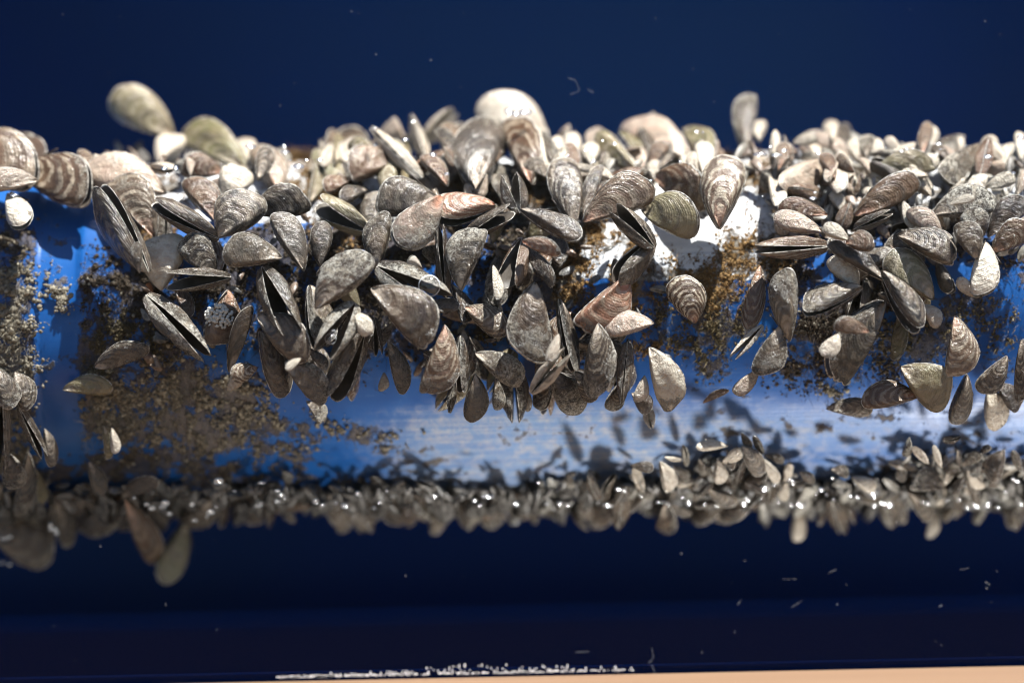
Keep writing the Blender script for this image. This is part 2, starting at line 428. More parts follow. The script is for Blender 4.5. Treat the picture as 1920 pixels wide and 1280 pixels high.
# lumps of mud, algae and painted shade, real grains on the pipe
g = NT('mud_and_shade_grains')
c = g.attr('tone', out='Color')
M_MUD_SHADE = g.set(Base_Color=g.mix(g.noise(g.n('ShaderNodeTexCoord').outputs['Object'], 900, 3), c, g.mix(0.5, c, (0.03, 0.022, 0.015))), Roughness=0.85, Specular_IOR_Level=0.25)
phi = (1 + 5 ** 0.5) / 2
ICO = np.array([(-1, phi, 0), (1, phi, 0), (-1, -phi, 0), (1, -phi, 0), (0, -1, phi), (0, 1, phi), (0, -1, -phi), (0, 1, -phi), (phi, 0, -1), (phi, 0, 1), (-phi, 0, -1), (-phi, 0, 1)]) / math.hypot(1, phi)
ICF = np.array([(0, 11, 5), (0, 5, 1), (0, 1, 7), (0, 7, 10), (0, 10, 11), (1, 5, 9), (5, 11, 4), (11, 10, 2), (10, 7, 6), (7, 1, 8), (3, 9, 4), (3, 4, 2), (3, 2, 6), (3, 6, 8), (3, 8, 9), (4, 9, 5), (2, 4, 11), (6, 2, 10), (8, 6, 7), (9, 8, 1)])
OCT = np.array([(1, 0, 0), (-1, 0, 0), (0, 1, 0), (0, -1, 0), (0, 0, 1), (0, 0, -1)], float)
OCF = np.array([(0, 2, 4), (2, 1, 4), (1, 3, 4), (3, 0, 4), (2, 0, 5), (1, 2, 5), (3, 1, 5), (0, 3, 5)])
TONE = {'tan': ((0.36, 0.315, 0.235), (0.12, 0.10, 0.072)), 'dark': ((0.07, 0.05, 0.033), (0.03, 0.022, 0.015)), 'olive': ((0.17, 0.13, 0.065), (0.05, 0.04, 0.02)),
        'gold': ((0.36, 0.215, 0.08), (0.14, 0.075, 0.028)), 'grey': ((0.16, 0.135, 0.105), (0.08, 0.065, 0.05))}
LV, LF, LC = [], [], []
nv = 0
for (cx, cy, rx, ry, n_, kind) in PATCH:
    t0, t1 = (np.array(v) for v in TONE[kind])
    made = tries = 0
    want = int(n_ * (4.5 if kind == 'gold' else 3.0))
    while made < want and tries < want * 6:
        tries += 1
        x = random.gauss(cx, rx * 0.54); y = random.gauss(cy, ry * 0.54)
        c0 = noise.noise(Vector((x / 26, y / 26, 3.7))) + 0.6 * noise.noise(Vector((x / 9, y / 9, 9.1)))
        if c0 < (0.22 if kind == 'tan' else 0.10) - 0.25 * random.random() or y > 925 or y < 285:
            continue
        if 60 < x < 150 and cx > 150:
            continue
        made += 1
        r = random.choice((0.00010, 0.00013, 0.00016, 0.0002, 0.0002, 0.00026, 0.00032, 0.0005)) * random.uniform(0.7, 1.25) * (0.8 if kind in ('gold', 'olive') else 1.25 if kind == 'tan' else 1)
        h = max(0, c0) * 0.0016 * random.random()
        p = np.array(at(x, y, r * 0.3 + h))
        big = r > 0.0004
        BV, BF = (ICO, ICF) if big else (OCT, OCF)
        s = rng.uniform(0.55, 1.3, (len(BV), 1)) * rng.uniform(0.6, 1.4, (1, 3)) * r
        bv = BV * s * (1.0 if big else 1.25)
        nn = np.array((0.0, p[1], p[2])); nn /= np.linalg.norm(nn)
        bv = bv - np.outer(bv @ nn, nn) * random.uniform(0.3, 0.75)
        LV.append(bv + p); LF += (BF + nv).tolist(); nv += len(BV)
        col = t0 * (1 - 0) + (t1 - t0) * random.random() ** 0.8
        if random.random() < 0.05:
            col = np.array((0.40, 0.36, 0.28))
        LC.append(np.tile(np.append(col * random.uniform(0.8, 1.2), 1.0), (len(BV), 1)))
o = soup('mud_and_shade_crust', np.concatenate(LV), LF, [M_MUD_SHADE], pipe, True)
ca = o.data.attributes.new('tone', 'FLOAT_COLOR', 'POINT')
ca.data.foreach_set('color', np.concatenate(LC).astype(np.float32).ravel())
o['kind'] = 'stuff'
# thin algae strands
FV, FF, FC = [], [], []
for (cx, cy, rx, ry, n_, kind) in PATCH:
    if kind == 'grey':
        continue
    t0, t1 = (np.array(v) for v in TONE[kind])
    for i in range(int(n_ * 0.7)):
        x = random.gauss(cx, rx * 0.6); y = random.gauss(cy, ry * 0.6)
        if y > 920 or y < 280 or 56 < x < 152:
            continue
        p = at(x, y, 0.0002)
        nrm = Vector((0, p.y, p.z)).normalized()
        d = (nrm * random.uniform(0.3, 1.2) + Vector((random.gauss(0, 0.7), random.gauss(0, 0.3), random.gauss(-0.3, 0.7)))).normalized()
        L = random.uniform(0.0008, 0.0026 if kind != 'dark' else 0.0045); w = random.uniform(0.00005, 0.00011)
        side = d.cross(nrm + Vector((0.01, 0.02, 0.03))).normalized() * w
        up = d.cross(side).normalized() * w
        bend = Vector((random.gauss(0, 1), random.gauss(0, 1), random.gauss(0, 1))) * L * 0.3
        k = len(FV)
        for f, sc_ in ((0, 1.0), (0.5, 0.8), (1.0, 0.25)):
            c_ = p + d * (L * f) + bend * (f * f)
            FV += [c_ + side * sc_, c_ - side * sc_ * 0.5 + up * sc_, c_ - side * sc_ * 0.5 - up * sc_]
        for j in (0, 3):
            for a in range(3):
                b = (a + 1) % 3
                FF.append((k + j + a, k + j + b, k + j + 3 + b, k + j + 3 + a))
        col = np.append((t0 + (t1 - t0) * random.random()) * 1.15, 1)
        FC.append(np.tile(col, (9, 1)))
o = soup('algae_fuzz', FV, FF, [M_MUD_SHADE], pipe)
ca = o.data.attributes.new('tone', 'FLOAT_COLOR', 'POINT')
ca.data.foreach_set('color', np.concatenate(FC).astype(np.float32).ravel())
o['kind'] = 'stuff'

# ------------------------------------------------------------------ mussel shells
OUT = [(0, 0), (0.03, 0.045), (0.12, 0.135), (0.28, 0.240), (0.46, 0.318), (0.62, 0.340), (0.78, 0.305), (0.92, 0.195), (1.0, 0.02), (0.985, -0.10), (0.90, -0.180), (0.72, -0.212), (0.5, -0.185), (0.28, -0.130), (0.1, -0.062), (0.025, -0.028), (0, 0)]
def outline(n, vr):
    pts = []
    k = len(OUT) - 1
    P_ = [(x + vr['h'] * (abs(y) / 0.34) * math.sin(math.pi * x) + (vr['e'] * y * x * x if x > 0.6 else 0), y * (vr['d'] if y > 0 else vr['v'])) for x, y in OUT]
    for i in range(n):
        f = i / (n - 1) * k
        j = min(int(f), k - 1); u = f - j
        p0, p1, p2, p3 = P_[max(j - 1, 0)], P_[j], P_[j + 1], P_[min(j + 2, k)]
        pts.append(tuple(0.5 * ((2 * p1[c]) + (-p0[c] + p2[c]) * u + (2 * p0[c] - 5 * p1[c] + 4 * p2[c] - p3[c]) * u * u + (-p0[c] + 3 * p1[c] - 3 * p2[c] + p3[c]) * u ** 3) for c in (0, 1)))
    return pts
def valve_geo(seed, nt, ns, side):
    r_ = random.Random(seed)
    vr = {'d': r_.uniform(0.75, 1.2), 'v': r_.uniform(0.55, 1.2), 'h': r_.uniform(-0.09, 0.09), 'e': r_.uniform(-0.25, 0.25)}
    chip = r_.choice((0.03, 0.04, 0.05, 0.09))
    H = r_.uniform(0.15, 0.215); curve = r_.uniform(-0.10, 0.12); keel = r_.uniform(0.8, 1.25); rf = r_.uniform(5, 15); ra = r_.uniform(0.001, 0.006)
    o_ = outline(ns, vr)
    TT = [((i + 0.35) / (nt - 0.65)) ** 0.9 for i in range(nt)]
    def surf(t, j, inner):
        s = j / (ns - 1)
        x, y = o_[j]
        ww = 1 + 0.05 * noise.noise(Vector((x * 3, y * 3, seed * 5.1))) * t + chip * min(0.0, noise.noise(Vector((x * 8, y * 8, seed * 2.7))) + 0.15) * t ** 6
        k = 0.62 * math.sin(math.pi * s ** keel) ** 0.6 + 0.38 * max(0.0, 1 - abs(s - 0.63) / 0.37) ** 1.2 if 0 < s < 1 else 0.0
        g_ = math.sin(math.pi * min(1.0, t) ** 0.80) ** 0.72 if t < 1 else 0.0
        z = H * g_ * k
        px, py = x * t * ww, y * t * ww
        py += curve * (px - px * px)
        lump = 0.018 * noise.noise(Vector((px * 6, py * 6, seed * 3.3))) * (1 if 0 < g_ else 0) + ra * abs(math.sin(t * rf + 1.2 * noise.noise(Vector((px * 3, py * 3, seed * 2.1))))) ** 3 + 0.003 * math.sin(t * 52 + 2 * noise.noise(Vector((px * 4, py * 4, seed))))
        z += lump * min(1, k * 1.5) * min(1, g_ * 2)
        if t >= 1:                                   # an uneven lip
            z += 0.008 * noise.noise(Vector((px * 9, py * 9, seed * 7.7)))
        if inner:
            z = z - 0.022 * (0.35 + min(1, g_ * 1.5)) ; px *= 0.985; py *= 0.985
            z = max(z, -0.004) if t >= 1 else z
        return (px, py, side * (max(z, -0.004) + 0.006))
    V, F, U, MI = [], [], [], []
    for inner in (False, True):
        b0 = len(V)
        for t in TT:
            for j in range(ns):
                V.append(surf(min(t, 1.0), j, inner)); U.append((min(t, 1.0), j / (ns - 1)))
        for i in range(nt - 1):
            for j in range(ns - 1):
                q_ = (b0 + i * ns + j, b0 + i * ns + j + 1, b0 + (i + 1) * ns + j + 1, b0 + (i + 1) * ns + j)
                F.append(q_ if (inner == (side > 0)) else q_[::-1]); MI.append(1 if inner else 0)
    b1 = nt * ns; last = (nt - 1) * ns
    for b in (0, b1):                                # the beak is closed
        F.append(tuple(range(b, b + ns))); MI.append(0)
    # the lip: a thin bead along the open edge
    LV_, LF_, LU = [], [], []
    for j in range(ns):
        a, b = Vector(V[last + j]), Vector(V[b1 + last + j])
        out_ = Vector((a.x - 0.5, a.y - 0.05, 0)).normalized()
        th = 0.006 + 0.004 * noise.noise(Vector((a.x * 8, a.y * 8, seed)))
        n3_ = Vector((0, 0, side))
        for v in (a + n3_ * th, a + out_ * th, b - n3_ * 0.002, b + n3_ * th * 0.6 - out_ * 0.004):
            LV_.append(tuple(v)); LU.append((1.0, j / (ns - 1)))
    for j in range(ns - 1):
        for c in range(4):
            d = (c + 1) % 4
            q_ = (j * 4 + c, j * 4 + d, j * 4 + 4 + d, j * 4 + 4 + c)
            LF_.append(q_ if side > 0 else q_[::-1])
    return (V, F, U, MI), (LV_, LF_, LU, [2] * len(LF_))
def make_mesh(name, parts):
    V, F, U, MI = [], [], [], []
    for (v, f, u, mi) in parts:
        k = len(V)
        V += v; U += u; MI += mi; F += [tuple(i + k for i in q_) for q_ in f]
    me = bpy.data.meshes.new(name)
    me.from_pydata(V, [], F)
    me.polygons.foreach_set('use_smooth', [True] * len(F))
    me.polygons.foreach_set('material_index', MI)
    ul = me.uv_layers.new(name='growth')
    li = np.empty(len(me.loops), np.int32); me.loops.foreach_get('vertex_index', li)
    ul.data.foreach_set('uv', np.array(U, np.float32)[li].ravel())
    for m in (M_SHELL, M_IN, M_RIM):
        me.materials.append(m)
    return me
NVAR = 16
VALVE = []
for i in range(NVAR):
    gp, gm = valve_geo(i, 17, 41, 1), valve_geo(i, 17, 41, -1)
    VALVE.append(((make_mesh('valve', [gp[0]]), make_mesh('lip', [gp[1]])), (make_mesh('valve', [gm[0]]), make_mesh('lip', [gm[1]]))))
# the horny ligament that joins the valves along the hinge
V, F = [], []
for i in range(7):
    f = i / 6
    for j in range(6):
        a = j / 6 * 6.283; r = 0.016 * (0.4 + math.sin(math.pi * (0.1 + 0.8 * f)))
        V.append((0.04 + f * 0.34, 0.035 + f * 0.24 + math.cos(a) * r * 0.7, math.sin(a) * r))
for i in range(6):
    for j in range(6):
        F.append((i * 6 + j, i * 6 + (j + 1) % 6, i * 6 + 6 + (j + 1) % 6, i * 6 + 6 + j))
F += [tuple(range(5, -1, -1)), tuple(range(36, 42))]
LIGAMENT = bpy.data.meshes.new('ligament'); LIGAMENT.from_pydata(V, [], F)
LIGAMENT.polygons.foreach_set('use_smooth', [True] * len(F))
g = NT('ligament'); LIGAMENT.materials.append(g.set(Base_Color=(0.035, 0.022, 0.014), Roughness=0.5))
HINGE = Vector((math.cos(0.66), math.sin(0.66), 0))
def turned(geo, ang):
    m = Matrix.Rotation(ang, 3, HINGE)
    return ([tuple(m @ Vector(v)) for v in geo[0]],) + geo[1:]
SMALL = []
for i in range(8):
    ga = math.radians(random.choice((0, 2, 4, 9)))
    gp, gm = valve_geo(30 + i, 9, 21, 1), valve_geo(30 + i, 9, 21, -1)
    SMALL.append(make_mesh('small_shell', [turned(v, -ga / 2) for v in gp] + [turned(v, ga / 2) for v in gm]))

STY = {  # silt, stripe, pale, colour
 'g': (0.49, 0.12, 0.0, (0.030, 0.024, 0.020)), 's': (0.66, 0.15, 0.0, (0.040, 0.030, 0.023)), 'd': (0.28, 0.12, 0.0, (0.018, 0.0145, 0.0135)),
 'b': (0.27, 0.2, 0.0, (0.080, 0.040, 0.022)), 'z': (0.36, 0.62, 0.02, (0.085, 0.048, 0.030)), 'p': (0.40, 0.2, 0.62, (0.40, 0.34, 0.27)),
 'S': (0.66, 0.2, 0.06, (0.17, 0.11, 0.08)), 'o': (0.28, 0.2, 0.06, (0.12, 0.105, 0.045)), 'r': (0.45, 0.5, 0.05, (0.20, 0.085, 0.05)), 'k': (0.36, 0.4, 0.32, (0.26, 0.16, 0.12))}
def basis(xu, yu, xt, yt, w, roll, gape, lay, lift):
    o1 = 0.0022 + lay * 0.0042
    ex = 0.045                                       # shells run a little past the marked ends
    xu, yu, xt, yt = xu - (xt - xu) * ex, yu - (yt - yu) * ex, xt + (xt - xu) * ex, yt + (yt - yu) * ex
    a = at(xu, yu, o1)
    b = at(xt, yt, o1 + lift)
    X = b - a
    L = X.length; X.normalize()
    c = (CAM - a).normalized(); c = (c - X * c.dot(X)).normalized()
    r = math.radians(roll)
    Z = c * math.cos(r) + X.cross(c) * math.sin(r)
    Y = Z.cross(X)
    dist = (CAM - a).length
    app = 0.56 * abs(math.cos(r)) + (0.40 + 0.75 * math.sin(math.radians(gape) / 2) * 2 * 0.5) * abs(math.sin(r))
    app = min(app, max(0.56, app * 0.9))
    k = 1.10 * w * PX * dist / (L * app)
    k = min(max(k, 0.55), 1.9)
    m = Matrix(((X.x * L, Y.x * L * k, Z.x * L * k, a.x), (X.y * L, Y.y * L * k, Z.y * L * k, a.y), (X.z * L, Y.z * L * k, Z.z * L * k, a.z), (0, 0, 0, 1)))
    return m
def dress(o, style, sd):
    si, st, pa, c = STY[style]
    r_ = random.Random(sd)
    o['silt'] = min(1.0, max(0.0, si + r_.uniform(-0.18, 0.16)))
    o['stripe'] = min(1.0, max(0.0, st + r_.uniform(-0.15, 0.2)))
    o['pale'] = min(1.0, max(0.0, pa + r_.uniform(-0.05, 0.08)))
    o['seed'] = r_.random()
    o['red'] = 1.0 if style in 'rS' else (0.5 if style in 'bz' else 0.0)
    f = r_.uniform(0.8, 1.2)
    o.color = (c[0] * f * r_.uniform(0.93, 1.07), c[1] * f, c[2] * f * r_.uniform(0.93, 1.07), 1)
count = [0]
def mussel(xu, yu, xt, yt, w, roll, gape, lay, style, label, group=None, lift=None):
    i = count[0]; count[0] += 1
    if lift is None:
        lift = 0.0045 if lay < 2 else 0.003
    m = basis(xu, yu, xt, yt, w, roll, gape, lay, lift)
    root = bpy.data.objects.new('zebra_mussel', None)
    COL.objects.link(root)
    root.empty_display_size = 0.2
    root.matrix_world = m
    tag(root, label, 'mussel', group)
    var = VALVE[(i * 7 + 2) % NVAR]
    for s in (0, 1):
        v = bpy.data.objects.new('valve', var[s][0])
        COL.objects.link(v)
        v.parent = root
        q_ = Matrix.Rotation((-1 if s == 0 else 1) * math.radians(gape) / 2, 4, HINGE)
        v.matrix_local = q_
        dress(v, style, i * 7 + 1)
        lp = bpy.data.objects.new('lip', var[s][1])
        COL.objects.link(lp)
        lp.parent = v
    lg = bpy.data.objects.new('ligament', LIGAMENT)
    COL.objects.link(lg)
    lg.parent = root
    return root
def small(xu, yu, xt, yt, w, roll, lay, style, label, group, lift=0.002):
    i = count[0]; count[0] += 1
    m = basis(xu, yu, xt, yt, w, roll, 0, lay, lift)
    o = bpy.data.objects.new('small_mussel', SMALL[(i * 3 + 1) % len(SMALL)])
    COL.objects.link(o)
    o.matrix_world = m
    word = {'p': 'cream', 's': 'silty', 'g': 'grey', 'd': 'dark', 'b': 'brown', 'k': 'pinkish', 'o': 'olive'}[style]
    tag(o, label.replace('small ', 'small ' + word + ' ', 1), 'mussel', group)
    dress(o, style, i * 7 + 1)
    return o

